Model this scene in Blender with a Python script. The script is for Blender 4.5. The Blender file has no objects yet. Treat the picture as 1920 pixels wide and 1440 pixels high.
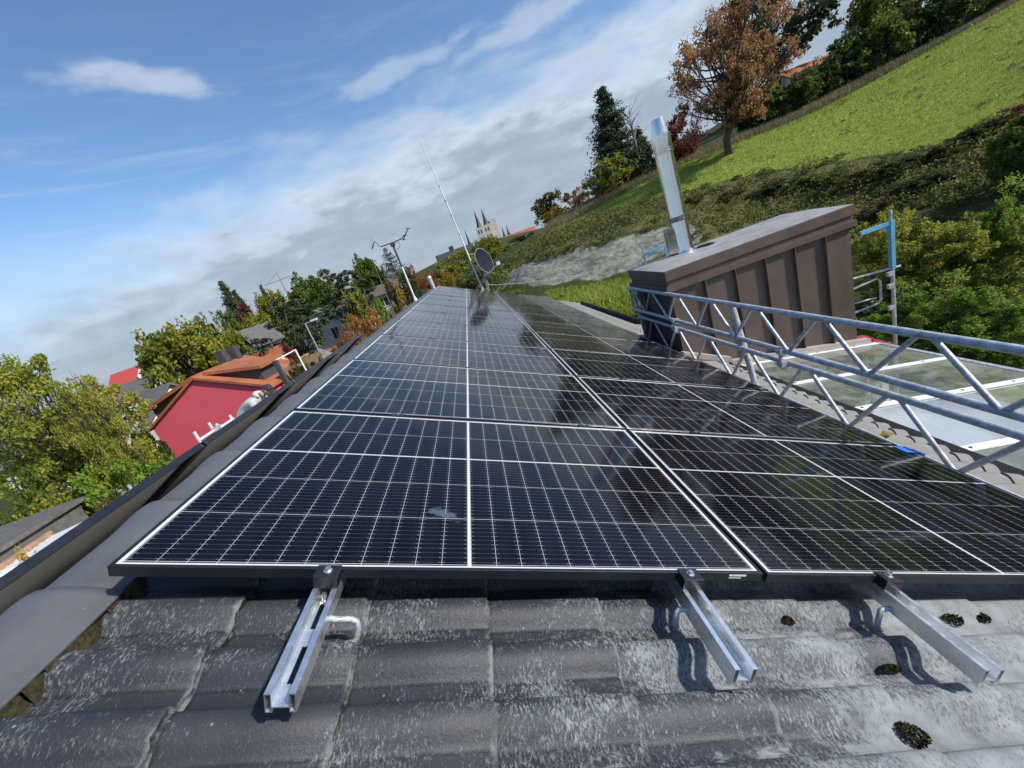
import bpy, bmesh, math, random
import numpy as np
from mathutils import Vector, Matrix, Euler

R_ = math.radians
scene = bpy.context.scene
COL = scene.collection

# ------------------------------------------------------------------ camera
CAM = Vector((1.07023, -0.91567, 7.37978))
AX_R = Vector((0.9404, -0.1071, -0.3229))      # image right
AX_D = Vector((-0.3402, -0.2857, -0.8959))     # image down
AX_F = Vector((0.0037, 0.9523, -0.3051))       # forward
FPX = 761.667
cam_d = bpy.data.cameras.new("camera")
cam = bpy.data.objects.new("camera", cam_d)
COL.objects.link(cam)
AX_F.normalize()
AX_R = (AX_R - AX_F * AX_R.dot(AX_F)).normalized()
AX_D = AX_F.cross(AX_R)
mw = Matrix.Identity(4)
for i in range(3):
    mw[i][0] = AX_R[i]; mw[i][1] = -AX_D[i]; mw[i][2] = -AX_F[i]; mw[i][3] = CAM[i]
cam.matrix_world = mw
cam_d.sensor_width = 36.0
cam_d.lens = FPX * 36 / 1920
cam_d.clip_start = 0.05
cam_d.clip_end = 6000
scene.camera = cam
scene.render.resolution_x = 1024
scene.render.resolution_y = 768
scene.view_settings.view_transform = 'Standard'
scene.view_settings.look = 'None'
scene.view_settings.exposure = 0.62
scene.view_settings.gamma = 1.0

# ------------------------------------------------------------------ sky and sun
SUN_EL, SUN_AZ = R_(38), R_(113)     # azimuth clockwise from +Y
SUN_DIR = Vector((math.sin(SUN_AZ) * math.cos(SUN_EL), math.cos(SUN_AZ) * math.cos(SUN_EL), math.sin(SUN_EL)))


class NT:
    """small helper to write node trees"""
    def __init__(s, tree):
        s.t = tree; s.n = tree.nodes; s.l = tree.links

    def new(s, typ, **kw):
        nd = s.n.new(typ)
        for k, v in kw.items():
            setattr(nd, k, v)
        return nd

    def put(s, sock, v):
        if isinstance(v, bpy.types.NodeSocket):
            s.l.new(v, sock)
        elif v is not None:
            if sock.type == 'RGBA' and not hasattr(v, '__len__'):
                v = (v, v, v, 1)
            if sock.type == 'RGBA' and len(v) == 3:
                v = (*v, 1)
            sock.default_value = v

    def math(s, op, a, b=None, c=None, clamp=False):
        nd = s.new('ShaderNodeMath', operation=op, use_clamp=clamp)
        s.put(nd.inputs[0], a)
        if b is not None: s.put(nd.inputs[1], b)
        if c is not None: s.put(nd.inputs[2], c)
        return nd.outputs[0]

    def smooth(s, v, lo, hi, a=0.0, b=1.0):
        nd = s.new('ShaderNodeMapRange', interpolation_type='SMOOTHSTEP')
        s.put(nd.inputs[0], v)
        s.put(nd.inputs[1], lo); s.put(nd.inputs[2], hi); s.put(nd.inputs[3], a); s.put(nd.inputs[4], b)
        return nd.outputs[0]

    def noise(s, vec, scale, detail=4, rough=0.55, dist=0.0):
        nd = s.new('ShaderNodeTexNoise')
        if vec is not None: s.put(nd.inputs['Vector'], vec)
        nd.inputs['Scale'].default_value = scale
        nd.inputs['Detail'].default_value = detail
        nd.inputs['Roughness'].default_value = rough
        nd.inputs['Distortion'].default_value = dist
        return nd.outputs['Fac']

    def vor(s, vec, scale, feature='F1'):
        nd = s.new('ShaderNodeTexVoronoi', feature=feature)
        if vec is not None: s.put(nd.inputs['Vector'], vec)
        nd.inputs['Scale'].default_value = scale
        return nd

    def map(s, vec, scale=(1, 1, 1), loc=(0, 0, 0), rot=(0, 0, 0)):
        nd = s.new('ShaderNodeMapping')
        s.put(nd.inputs[0], vec)
        nd.inputs[1].default_value = loc; nd.inputs[2].default_value = rot; nd.inputs[3].default_value = scale
        return nd.outputs[0]

    def mix(s, f, a, b, blend='MIX'):
        nd = s.new('ShaderNodeMix', data_type='RGBA', blend_type=blend)
        s.put(nd.inputs[0], f); s.put(nd.inputs[6], a); s.put(nd.inputs[7], b)
        return nd.outputs[2]

    def ramp(s, f, pts):
        nd = s.new('ShaderNodeValToRGB')
        el = nd.color_ramp.elements
        while len(el) < len(pts): el.new(0.5)
        for e, (p, c) in zip(el, pts):
            e.position = p; e.color = (*c, 1) if len(c) == 3 else c
        s.put(nd.inputs[0], f)
        return nd.outputs[0]

    def sep(s, vec):
        nd = s.new('ShaderNodeSeparateXYZ'); s.put(nd.inputs[0], vec)
        return nd.outputs

    def comb(s, x, y, z):
        nd = s.new('ShaderNodeCombineXYZ')
        for i, v in enumerate((x, y, z)): s.put(nd.inputs[i], v)
        return nd.outputs[0]


world = bpy.data.worlds.new("World")
scene.world = world
world.use_nodes = True
wn = NT(world.node_tree)
for nd in list(wn.n): wn.n.remove(nd)
sky = wn.new('ShaderNodeTexSky', sky_type='NISHITA', sun_disc=False)
sky.sun_elevation = SUN_EL
sky.sun_rotation = SUN_AZ
sky.altitude = 300; sky.air_density = 1.0; sky.dust_density = 0.9; sky.ozone_density = 2.5
bg_sky = wn.new('ShaderNodeBackground'); bg_sky.inputs[1].default_value = 0.115
hsv = wn.new('ShaderNodeHueSaturation')
hsv.inputs['Saturation'].default_value = 1.12
wn.l.new(sky.outputs[0], hsv.inputs['Color'])
wn.l.new(hsv.outputs[0], bg_sky.inputs[0])
wtc = wn.new('ShaderNodeTexCoord')
dx, dy, dz = wn.sep(wtc.outputs['Generated'])
w_el = wn.math('MULTIPLY', wn.math('ARCSINE', dz), 57.2958)
w_az = wn.math('MULTIPLY', wn.math('ARCTAN2', dx, dy), 57.2958)
cv = wn.comb(wn.math('MULTIPLY', w_az, 0.10), wn.math('MULTIPLY', w_el, 0.26), 0.0)
n_big = wn.noise(wn.map(cv, loc=(3.1, 1.7, 0), rot=(0, 0, 0.14)), 0.9, 5, 0.52, 0.2)
n_fine = wn.noise(wn.map(cv, (1, 1, 1), (9.0, 4.0, 2)), 2.2, 5, 0.52, 0.2)
n_wisp = wn.noise(wn.map(cv, (0.45, 1.6, 1), (1.0, 8.0, 5), (0, 0, 0.25)), 1.3, 6, 0.62, 0.6)
azm = wn.math('MINIMUM', wn.math('SUBTRACT', w_az, 6.0), 0.0)
top = wn.math('SUBTRACT', 16.0, wn.math('MULTIPLY', wn.math('MULTIPLY', azm, azm), 0.0030))
top = wn.math('MAXIMUM', top, 3.0)
deck = wn.math('ADD', wn.math('SUBTRACT', top, w_el), wn.math('MULTIPLY', wn.math('SUBTRACT', n_big, 0.5), 13.0))
deck = wn.math('ADD', deck, wn.math('MULTIPLY', wn.math('SUBTRACT', n_fine, 0.5), 4.5))
m_deck = wn.smooth(deck, -5.5, 6.0)
low = wn.smooth(w_el, 17.0, 3.0, 0.0, 0.92)
m_edge = wn.math('MAXIMUM', wn.smooth(deck, 0.0, 7.5), low)              # 0 at the sunlit rim, 1 deep inside


def blob(az0, el0, ra, re, rot):
    x = wn.math('SUBTRACT', w_az, az0); y = wn.math('SUBTRACT', w_el, el0)
    c, s_ = math.cos(rot), math.sin(rot)
    xr = wn.math('ADD', wn.math('MULTIPLY', x, c / ra), wn.math('MULTIPLY', y, s_ / ra))
    yr = wn.math('ADD', wn.math('MULTIPLY', x, -s_ / re), wn.math('MULTIPLY', y, c / re))
    d = wn.math('SQRT', wn.math('ADD', wn.math('MULTIPLY', xr, xr), wn.math('MULTIPLY', yr, yr)))
    d = wn.math('ADD', d, wn.math('MULTIPLY', wn.math('SUBTRACT', n_fine, 0.5), 1.9))
    return wn.smooth(d, 1.3, 0.35)


m_b = wn.math('MULTIPLY', blob(-25.5, 25.2, 7.2, 1.4, -0.12), 0.5)
m_b2 = wn.math('MULTIPLY', blob(0.0, 21.6, 8.5, 1.1, 0.10), 0.36)
m_b3 = wn.math('MULTIPLY', blob(16.5, 21.0, 8.5, 1.5, 0.02), 0.42)
veil = wn.math('MULTIPLY', wn.smooth(n_wisp, 0.42, 0.85), wn.smooth(w_el, 32, 12, 0.02, 0.45))
mask = m_deck
for mm in (m_b, m_b2, m_b3, veil, low):
    mask = wn.math('MAXIMUM', mask, mm)
mask = wn.math('MULTIPLY', mask, 0.93)
shade = wn.math('ADD', wn.math('MULTIPLY', m_edge, 0.75), wn.math('MULTIPLY', wn.math('SUBTRACT', n_fine, 0.5), 0.9))
ccol = wn.ramp(shade, [(0.0, (0.62, 0.66, 0.70)), (0.30, (0.47, 0.52, 0.58)), (0.62, (0.325, 0.385, 0.46)), (1.0, (0.25, 0.31, 0.39))])
bg_cl = wn.new('ShaderNodeBackground'); bg_cl.inputs[1].default_value = 0.86
wn.l.new(ccol, bg_cl.inputs[0])
wmix = wn.new('ShaderNodeMixShader')
wn.l.new(mask, wmix.inputs[0]); wn.l.new(bg_sky.outputs[0], wmix.inputs[1]); wn.l.new(bg_cl.outputs[0], wmix.inputs[2])
wout = wn.new('ShaderNodeOutputWorld')
wn.l.new(wmix.outputs[0], wout.inputs[0])

sun_d = bpy.data.lights.new("sun", 'SUN')
sun_d.energy = 3.2
sun_d.angle = R_(2.5)
sun_d.color = (1.0, 0.95, 0.87)
sun = bpy.data.objects.new("sun", sun_d)
COL.objects.link(sun)
sun.rotation_euler = (-SUN_DIR).to_track_quat('-Z', 'Y').to_euler()
sun.location = (30, -10, 40)


# ------------------------------------------------------------------ helpers
def at(px, py, d):
    """world point seen at photo pixel (px,py) (1920x1440) at forward distance d"""
    return CAM + (AX_R * ((px - 960) / FPX) + AX_D * ((py - 720) / FPX) + AX_F) * d


def tag(o, label, cat, group=None, kind=None):
    o['label'] = label
    if cat: o['category'] = cat
    if group: o['group'] = group
    if kind: o['kind'] = kind
    return o


def empty(name, loc=(0, 0, 0), rot=(0, 0, 0), parent=None):
    o = bpy.data.objects.new(name, None)
    o.empty_display_size = 0.2
    COL.objects.link(o)
    o.location = loc; o.rotation_euler = rot
    if parent: o.parent = parent
    return o


class MB:
    def __init__(s):
        s.v = []; s.f = []; s.t = []; s.m = []; s.cur = 0; s.uv = None

    def add(s, vs, fs, tint=0.5):
        b = len(s.v)
        s.v.extend([tuple(p) for p in vs])
        for f in fs:
            s.f.append([b + i for i in f]); s.t.append(tint); s.m.append(s.cur)

    def box(s, x0, x1, y0, y1, z0, z1, mat=None, tint=0.5):
        vs = [(x0, y0, z0), (x1, y0, z0), (x1, y1, z0), (x0, y1, z0), (x0, y0, z1), (x1, y0, z1), (x1, y1, z1), (x0, y1, z1)]
        if mat is not None: vs = [mat @ Vector(p) for p in vs]
        s.add(vs, [(3, 2, 1, 0), (4, 5, 6, 7), (0, 1, 5, 4), (1, 2, 6, 5), (2, 3, 7, 6), (3, 0, 4, 7)], tint)
        return s

    def tube(s, p, q, r0, r1=None, n=10, caps=True, tint=0.5):
        p = Vector(p); q = Vector(q); r1 = r0 if r1 is None else r1
        d = (q - p)
        if d.length < 1e-6: return s
        d.normalize()
        a = d.orthogonal().normalized(); b = d.cross(a)
        vs = []
        for c, r in ((p, r0), (q, r1)):
            for i in range(n):
                t = 2 * math.pi * i / n
                vs.append(c + a * (r * math.cos(t)) + b * (r * math.sin(t)))
        fs = [(i, (i + 1) % n, n + (i + 1) % n, n + i) for i in range(n)]
        if caps: fs += [tuple(range(n - 1, -1, -1)), tuple(range(n, 2 * n))]
        s.add(vs, fs, tint)
        return s

    def path(s, pts, rad, n=8, caps=True, tint=0.5):
        pts = [Vector(p) for p in pts]
        rad = rad if hasattr(rad, '__len__') else [rad] * len(pts)
        prev = None; rings = []
        for i, p in enumerate(pts):
            d = (pts[min(i + 1, len(pts) - 1)] - pts[max(i - 1, 0)]).normalized()
            if prev is None: a = d.orthogonal().normalized()
            else:
                a = prev - d * prev.dot(d)
                a = a.normalized() if a.length > 1e-5 else d.orthogonal().normalized()
            prev = a; b = d.cross(a)
            rings.append([p + a * (rad[i] * math.cos(2 * math.pi * k / n)) + b * (rad[i] * math.sin(2 * math.pi * k / n)) for k in range(n)])
        vs = [v for r in rings for v in r]
        fs = []
        for i in range(len(pts) - 1):
            for k in range(n):
                fs.append((i * n + k, i * n + (k + 1) % n, (i + 1) * n + (k + 1) % n, (i + 1) * n + k))
        if caps:
            fs.append(tuple(range(n - 1, -1, -1))); L = (len(pts) - 1) * n
            fs.append(tuple(range(L, L + n)))
        s.add(vs, fs, tint)
        return s

    def lathe(s, prof, c=(0, 0, 0), n=24, mat=None):
        vs = []; c = Vector(c)
        for r, z in prof:
            for k in range(n):
                t = 2 * math.pi * k / n
                p = Vector((r * math.cos(t), r * math.sin(t), z))
                if mat is not None: p = mat @ p
                vs.append(c + p)
        fs = []
        for i in range(len(prof) - 1):
            for k in range(n):
                fs.append((i * n + k, i * n + (k + 1) % n, (i + 1) * n + (k + 1) % n, (i + 1) * n + k))
        s.add(vs, fs)
        return s

    def prism(s, poly, ax, a0, a1, mat=None):
        """extrude polygon (list of 2-tuples) along axis ax (0,1,2)"""
        def mk(p, a):
            if ax == 0: return (a, p[0], p[1])
            if ax == 1: return (p[0], a, p[1])
            return (p[0], p[1], a)
        n = len(poly)
        vs = [mk(p, a0) for p in poly] + [mk(p, a1) for p in poly]
        if mat is not None: vs = [mat @ Vector(p) for p in vs]
        fs = [tuple(range(n - 1, -1, -1)), tuple(range(n, 2 * n))]
        fs += [(i, (i + 1) % n, n + (i + 1) % n, n + i) for i in range(n)]
        s.add(vs, fs)
        return s

    def build(s, name, mats, parent=None, smooth=False, loc=None, fix=True, angle=None):
        me = bpy.data.meshes.new(name)
        me.from_pydata(s.v, [], s.f)
        mats = mats if isinstance(mats, (list, tuple)) else [mats]
        for m in mats: me.materials.append(m)
        if len(mats) > 1:
            me.polygons.foreach_set('material_index', s.m)
        at_ = me.attributes.new('tint', 'FLOAT', 'FACE')
        at_.data.foreach_set('value', s.t)
        if s.uv is not None:
            ul = me.uv_layers.new(name='UVMap')
            for p in me.polygons:
                for li in p.loop_indices:
                    ul.data[li].uv = s.uv[me.loops[li].vertex_index]
        if fix:
            bm = bmesh.new(); bm.from_mesh(me)
            bmesh.ops.recalc_face_normals(bm, faces=bm.faces)
            bm.to_mesh(me); bm.free()
        if smooth:
            me.polygons.foreach_set('use_smooth', [True] * len(me.polygons))
            if angle: me.set_sharp_from_angle(angle=angle)
        me.update()
        o = bpy.data.objects.new(name, me)
        COL.objects.link(o)
        if loc is not None: o.location = loc
        if parent: o.parent = parent
        return o


def copy_tree(o, parent=None):
    c = o.copy(); COL.objects.link(c)
    if parent: c.parent = parent
    for ch in list(o.children): copy_tree(ch, c)
    return c


# ------------------------------------------------------------------ materials
def new_mat(name):
    m = bpy.data.materials.new(name); m.use_nodes = True
    nt = NT(m.node_tree)
    b = nt.n['Principled BSDF']
    return m, nt, b


def objco(nt):
    return nt.new('ShaderNodeTexCoord').outputs['Object']


def bump(nt, b, h, strength=0.3, dist=0.01):
    bp = nt.new('ShaderNodeBump'); bp.inputs['Strength'].default_value = strength; bp.inputs['Distance'].default_value = dist
    nt.put(bp.inputs['Height'], h)
    nt.l.new(bp.outputs[0], b.inputs['Normal'])


def simple(name, col, rough=0.6, metal=0.0, var=0.25, scale=6.0, bmp=0.0, spec=0.5, bscale=None):
    m, nt, b = new_mat(name)
    co = objco(nt)
    n = nt.noise(co, scale, 6, 0.6)
    d = tuple(c * (1 - var) for c in col); l = tuple(min(1, c * (1 + var)) for c in col)
    nt.put(b.inputs['Base Color'], nt.ramp(n, [(0.3, d), (0.7, l)]))
    r = nt.noise(co, scale * 2.3, 4)
    nt.put(b.inputs['Roughness'], nt.smooth(r, 0.2, 0.8, max(0, rough - min(0.12, rough * 0.6)), min(1, rough + min(0.12, rough * 0.6))))
    b.inputs['Metallic'].default_value = metal
    b.inputs['Specular IOR Level'].default_value = spec
    if bmp: bump(nt, b, nt.noise(co, bscale or scale * 8, 4), bmp, 0.01)
    return m


def leaf_mat(name, pts, rough=0.55, trans=0.45, spec=0.3):
    m, nt, b = new_mat(name)
    a = nt.new('ShaderNodeAttribute', attribute_name='tint')
    col = nt.ramp(a.outputs['Fac'], pts)
    nt.put(b.inputs['Base Color'], col)
    b.inputs['Roughness'].default_value = rough
    b.inputs['Specular IOR Level'].default_value = spec
    tr = nt.new('ShaderNodeBsdfTranslucent'); nt.put(tr.inputs[0], col)
    mx = nt.new('ShaderNodeMixShader'); mx.inputs[0].default_value = trans
    nt.l.new(b.outputs[0], mx.inputs[1]); nt.l.new(tr.outputs[0], mx.inputs[2])
    nt.l.new(mx.outputs[0], nt.n['Material Output'].inputs[0])
    return m


MT = {}
MT['galv'] = simple('galvanised_steel', (0.47, 0.49, 0.51), 0.48, 0.35, 0.38, 22, 0.35)
MT['alu'] = simple('aluminium', (0.80, 0.82, 0.84), 0.33, 0.88, 0.06, 20)
MT['steel'] = simple('stainless_steel', (0.66, 0.64, 0.60), 0.13, 1.0, 0.06, 3)
MT['bolt'] = simple('bolt_steel', (0.7, 0.7, 0.68), 0.3, 0.9, 0.1)
MT['black'] = simple('black_anodised', (0.016, 0.018, 0.024), 0.32, 0.2, 0.2, 10, spec=0.7)
MT['rubber'] = simple('black_flashing', (0.008, 0.008, 0.009), 0.7, 0, 0.3, 8, spec=0.2)
MT['white'] = simple('white_paint', (0.78, 0.78, 0.76), 0.5, 0, 0.06, 3)
MT['offwhite'] = simple('render_white', (0.70, 0.69, 0.66), 0.85, 0, 0.08, 2)
MT['yellowwall'] = simple('render_yellow', (0.75, 0.68, 0.35), 0.85, 0, 0.08, 2)
MT['blue'] = simple('blue_steel', (0.16, 0.42, 0.62), 0.45, 0.2, 0.15, 9)
MT['dark'] = simple('dark_slate', (0.06, 0.06, 0.065), 0.7, 0, 0.3, 5)
MT['greyroof'] = simple('grey_tile', (0.115, 0.11, 0.105), 0.85, 0, 0.3, 4, 0.4, bscale=14)
MT['brownroof'] = simple('brown_tile', (0.13, 0.10, 0.085), 0.85, 0, 0.3, 4, 0.4, bscale=14)
MT['wood'] = simple('weathered_wood', (0.33, 0.21, 0.13), 0.8, 0, 0.35, 5, 0.3)
MT['plank'] = simple('scaffold_plank', (0.30, 0.25, 0.19), 0.85, 0, 0.3, 7, 0.3)
MT['stone'] = simple('sandstone', (0.52, 0.48, 0.42), 0.9, 0, 0.15, 0.3)
MT['slate'] = simple('slate_roof', (0.045, 0.055, 0.075), 0.6, 0, 0.2, 0.3)
MT['bark'] = simple('bark', (0.085, 0.065, 0.05), 0.95, 0, 0.4, 7, 0.6)
MT['barkpale'] = simple('bark_pale', (0.20, 0.17, 0.14), 0.95, 0, 0.35, 7, 0.6)
MT['skin'] = simple('skin', (0.50, 0.29, 0.20), 0.55, 0, 0.1, 20)
MT['cloth'] = simple('grey_hoodie', (0.46, 0.48, 0.47), 0.95, 0, 0.12, 9, 0.3)
MT['cap'] = simple('black_cap', (0.03, 0.03, 0.035), 0.85, 0, 0.2, 20)
MT['trouser'] = simple('dark_trousers', (0.05, 0.05, 0.06), 0.9, 0, 0.2, 10)
MT['craneRed'] = simple('crane_red', (0.42, 0.24, 0.22), 0.6, 0, 0.1)
MT['glassdark'] = simple('window_glass', (0.03, 0.04, 0.05), 0.08, 0, 0.3, 1)
MT['moss'] = simple('moss', (0.095, 0.082, 0.045), 1.0, 0, 0.6, 90, 1.0, spec=0.1)
MT['gravel'] = simple('gravel', (0.30, 0.28, 0.25), 0.95, 0, 0.3, 12, 0.4)
MT['tape'] = simple('blue_tape', (0.03, 0.16, 0.65), 0.5, 0, 0.1)
MT['redbox'] = simple('red_plastic', (0.42, 0.03, 0.02), 0.45, 0, 0.15)
MT['foil'] = simple('grey_foil', (0.62, 0.64, 0.66), 0.35, 0.3, 0.2, 14, 0.4)


def m_roof_red():
    m, nt, b = new_mat('orange_tiles')
    co = objco(nt)
    n = nt.noise(co, 1.2, 6)
    c = nt.ramp(n, [(0.25, (0.26, 0.075, 0.03)), (0.75, (0.46, 0.16, 0.07))])
    wv = nt.new('ShaderNodeTexWave', wave_type='BANDS', bands_direction='Y')
    nt.put(wv.inputs[0], co); wv.inputs['Scale'].default_value = 1.25; wv.inputs['Distortion'].default_value = 0.2
    nt.put(b.inputs['Base Color'], nt.mix(nt.math('MULTIPLY', wv.outputs['Fac'], 0.25), c, (0.22, 0.08, 0.04)))
    b.inputs['Roughness'].default_value = 0.85
    bump(nt, b, wv.outputs['Fac'], 0.6, 0.04)
    return m


MT['redroof'] = m_roof_red()


def m_redwall():
    m, nt, b = new_mat('red_render')
    co = objco(nt)
    n = nt.noise(co, 0.8, 6); f = nt.noise(co, 30, 3)
    c = nt.ramp(n, [(0.3, (0.76, 0.105, 0.145)), (0.7, (0.80, 0.125, 0.165))])
    nt.put(b.inputs['Base Color'], nt.mix(nt.math('MULTIPLY', f, 0.15), c, (0.64, 0.08, 0.11)))
    b.inputs['Roughness'].default_value = 0.95
    bump(nt, b, f, 0.3, 0.01)
    return m


MT['redwall'] = m_redwall()


def m_tile():
    """concrete roof tile; local coordinates: x down the slope, y along the ridge"""
    m, nt, b = new_mat('concrete_tile')
    co = objco(nt)
    x, y, z = nt.sep(co)
    base = nt.ramp(nt.noise(co, 3.0, 7, 0.62), [(0.25, (0.015, 0.018, 0.024)), (0.75, (0.040, 0.045, 0.055))])
    # each tile a shade of its own
    tid = nt.comb(nt.math('FLOOR', nt.math('DIVIDE', nt.math('ADD', x, 0.045), 0.33)), nt.math('FLOOR', nt.math('DIVIDE', nt.math('ADD', y, 0.09), 0.145)), 0)
    wnz = nt.new('ShaderNodeTexWhiteNoise'); nt.put(wnz.inputs[0], tid)
    base = nt.mix(nt.math('MULTIPLY', wnz.outputs['Value'], 0.3), base, (0.07, 0.07, 0.072))
    # lichen / efflorescence : short streaks running with the wave, heavier down the slope
    fl = nt.noise(nt.map(co, (165, 72, 60), rot=(0, 0, 0.25)), 1.0, 5, 0.72)
    fl2 = nt.noise(nt.map(co, (380, 190, 150), rot=(0, 0, 0.25)), 1.0, 3, 0.7)
    area = nt.noise(nt.map(co, (2.2, 3.6, 2)), 1.0, 5, 0.65, 0.6)
    grad = nt.smooth(x, 0.25, 2.6, -0.13, 0.10)
    gy = nt.smooth(y, 0.1, -0.6, 0.0, 0.05)
    den = nt.math('ADD', nt.math('ADD', area, grad), gy)
    fleck = nt.math('ADD', fl, nt.math('MULTIPLY', fl2, 0.45))
    thr = nt.math('SUBTRACT', 1.25, nt.math('MULTIPLY', den, 1.02))
    lich = nt.smooth(nt.math('SUBTRACT', fleck, thr), -0.10, 0.17)
    # crusts sitting in the pans
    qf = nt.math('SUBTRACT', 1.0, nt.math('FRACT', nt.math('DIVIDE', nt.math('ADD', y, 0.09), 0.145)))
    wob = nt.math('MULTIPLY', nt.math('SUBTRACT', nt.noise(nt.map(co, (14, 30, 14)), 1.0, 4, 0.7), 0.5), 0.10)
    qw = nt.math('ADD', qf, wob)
    pan = nt.math('MULTIPLY', nt.smooth(qw, 0.70, 0.80), nt.smooth(qf, 0.985, 0.955))
    crust = nt.math('MULTIPLY', pan, nt.smooth(nt.math('ADD', nt.noise(nt.map(co, (9, 16, 9)), 1.0, 7, 0.75), nt.math('MULTIPLY', grad, 0.9)), 0.50, 0.62))
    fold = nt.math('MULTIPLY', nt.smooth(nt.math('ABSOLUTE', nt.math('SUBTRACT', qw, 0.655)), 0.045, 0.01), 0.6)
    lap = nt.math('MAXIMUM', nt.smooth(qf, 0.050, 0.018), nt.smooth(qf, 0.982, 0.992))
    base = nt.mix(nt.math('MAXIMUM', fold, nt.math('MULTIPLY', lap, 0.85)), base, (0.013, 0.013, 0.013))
    spots = nt.vor(nt.map(co, (1, 1, 1)), 38.0)
    dots = nt.smooth(spots.outputs['Distance'], 0.16, 0.07)
    dots = nt.math('MULTIPLY', dots, nt.smooth(nt.noise(co, 9, 3), 0.55, 0.65))
    # pale crust and dark grime along the joints between the courses
    fj = nt.math('FRACT', nt.math('DIVIDE', nt.math('ADD', x, 0.045), 0.33))
    jn = nt.noise(nt.map(co, (30, 45, 30)), 1.0, 5, 0.7)
    jl = nt.smooth(nt.math('ADD', fj, nt.math('MULTIPLY', nt.math('SUBTRACT', jn, 0.5), 0.10)), 0.945, 0.985)
    jl2 = nt.smooth(nt.math('ADD', fj, nt.math('MULTIPLY', nt.math('SUBTRACT', jn, 0.5), 0.06)), 0.035, 0.012)
    jcr = nt.math('MULTIPLY', jl, nt.smooth(nt.noise(nt.map(co, (7, 12, 7), (3, 1, 2)), 1.0, 4, 0.7), 0.42, 0.62, 0, 0.75))
    base = nt.mix(nt.math('MULTIPLY', jl2, 0.8), base, (0.022, 0.019, 0.013))
    lich = nt.math('MAXIMUM', lich, jcr)
    mk = nt.math('MAXIMUM', nt.math('MULTIPLY', lich, 0.80), nt.math('MAXIMUM', nt.math('MULTIPLY', crust, 0.80), nt.math('MULTIPLY', dots, 0.8)))
    hz_ = nt.smooth(nt.math('ADD', nt.noise(nt.map(co, (6, 9, 6), (5, 5, 5)), 1.0, 7, 0.72, 0.6), nt.math('MULTIPLY', grad, 1.1)), 0.48, 0.85, 0, 0.40)
    base = nt.mix(hz_, base, (0.21, 0.22, 0.225))
    lcol = nt.ramp(nt.noise(co, 14, 4), [(0.3, (0.20, 0.220, 0.230)), (0.7, (0.36, 0.385, 0.395))])
    col = nt.mix(mk, base, lcol)
    # dry brownish tint towards the far, lower eave
    far = nt.math('MULTIPLY', nt.smooth(x, 3.3, 3.9), nt.smooth(y, 0.2, 1.2))
    col = nt.mix(nt.math('MULTIPLY', far, 0.8), col, nt.mix(nt.noise(co, 8, 6, 0.7), (0.15, 0.14, 0.13), (0.29, 0.275, 0.255)))
    nt.put(b.inputs['Base Color'], col)
    nt.put(b.inputs['Roughness'], nt.smooth(mk, 0, 1, 0.46, 0.95))
    b.inputs['Specular IOR Level'].default_value = 0.45
    h = nt.math('ADD', nt.math('MULTIPLY', nt.noise(co, 140, 5, 0.7), 0.6), nt.math('MULTIPLY', mk, 0.5))
    bump(nt, b, h, 0.45, 0.006)
    return m


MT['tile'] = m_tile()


def m_ridge():
    m, nt, b = new_mat('ridge_tile_concrete')
    co = objco(nt)
    n = nt.noise(nt.map(co, (3, 2, 3)), 1.5, 7, 0.65)
    c = nt.ramp(n, [(0.25, (0.062, 0.067, 0.076)), (0.75, (0.115, 0.12, 0.128))])
    s_ = nt.smooth(nt.noise(nt.map(co, (40, 90, 60)), 1.0, 5, 0.75), 0.66, 0.74)
    nt.put(b.inputs['Base Color'], nt.mix(nt.math('MULTIPLY', s_, 0.6), c, (0.36, 0.37, 0.37)))
    b.inputs['Roughness'].default_value = 0.62
    bump(nt, b, nt.noise(co, 120, 5, 0.7), 0.3, 0.005)
    return m


MT['ridge'] = m_ridge()

PW, PH = 1.754, 1.096      # module, u (down the slope) x v (along the ridge)


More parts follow.
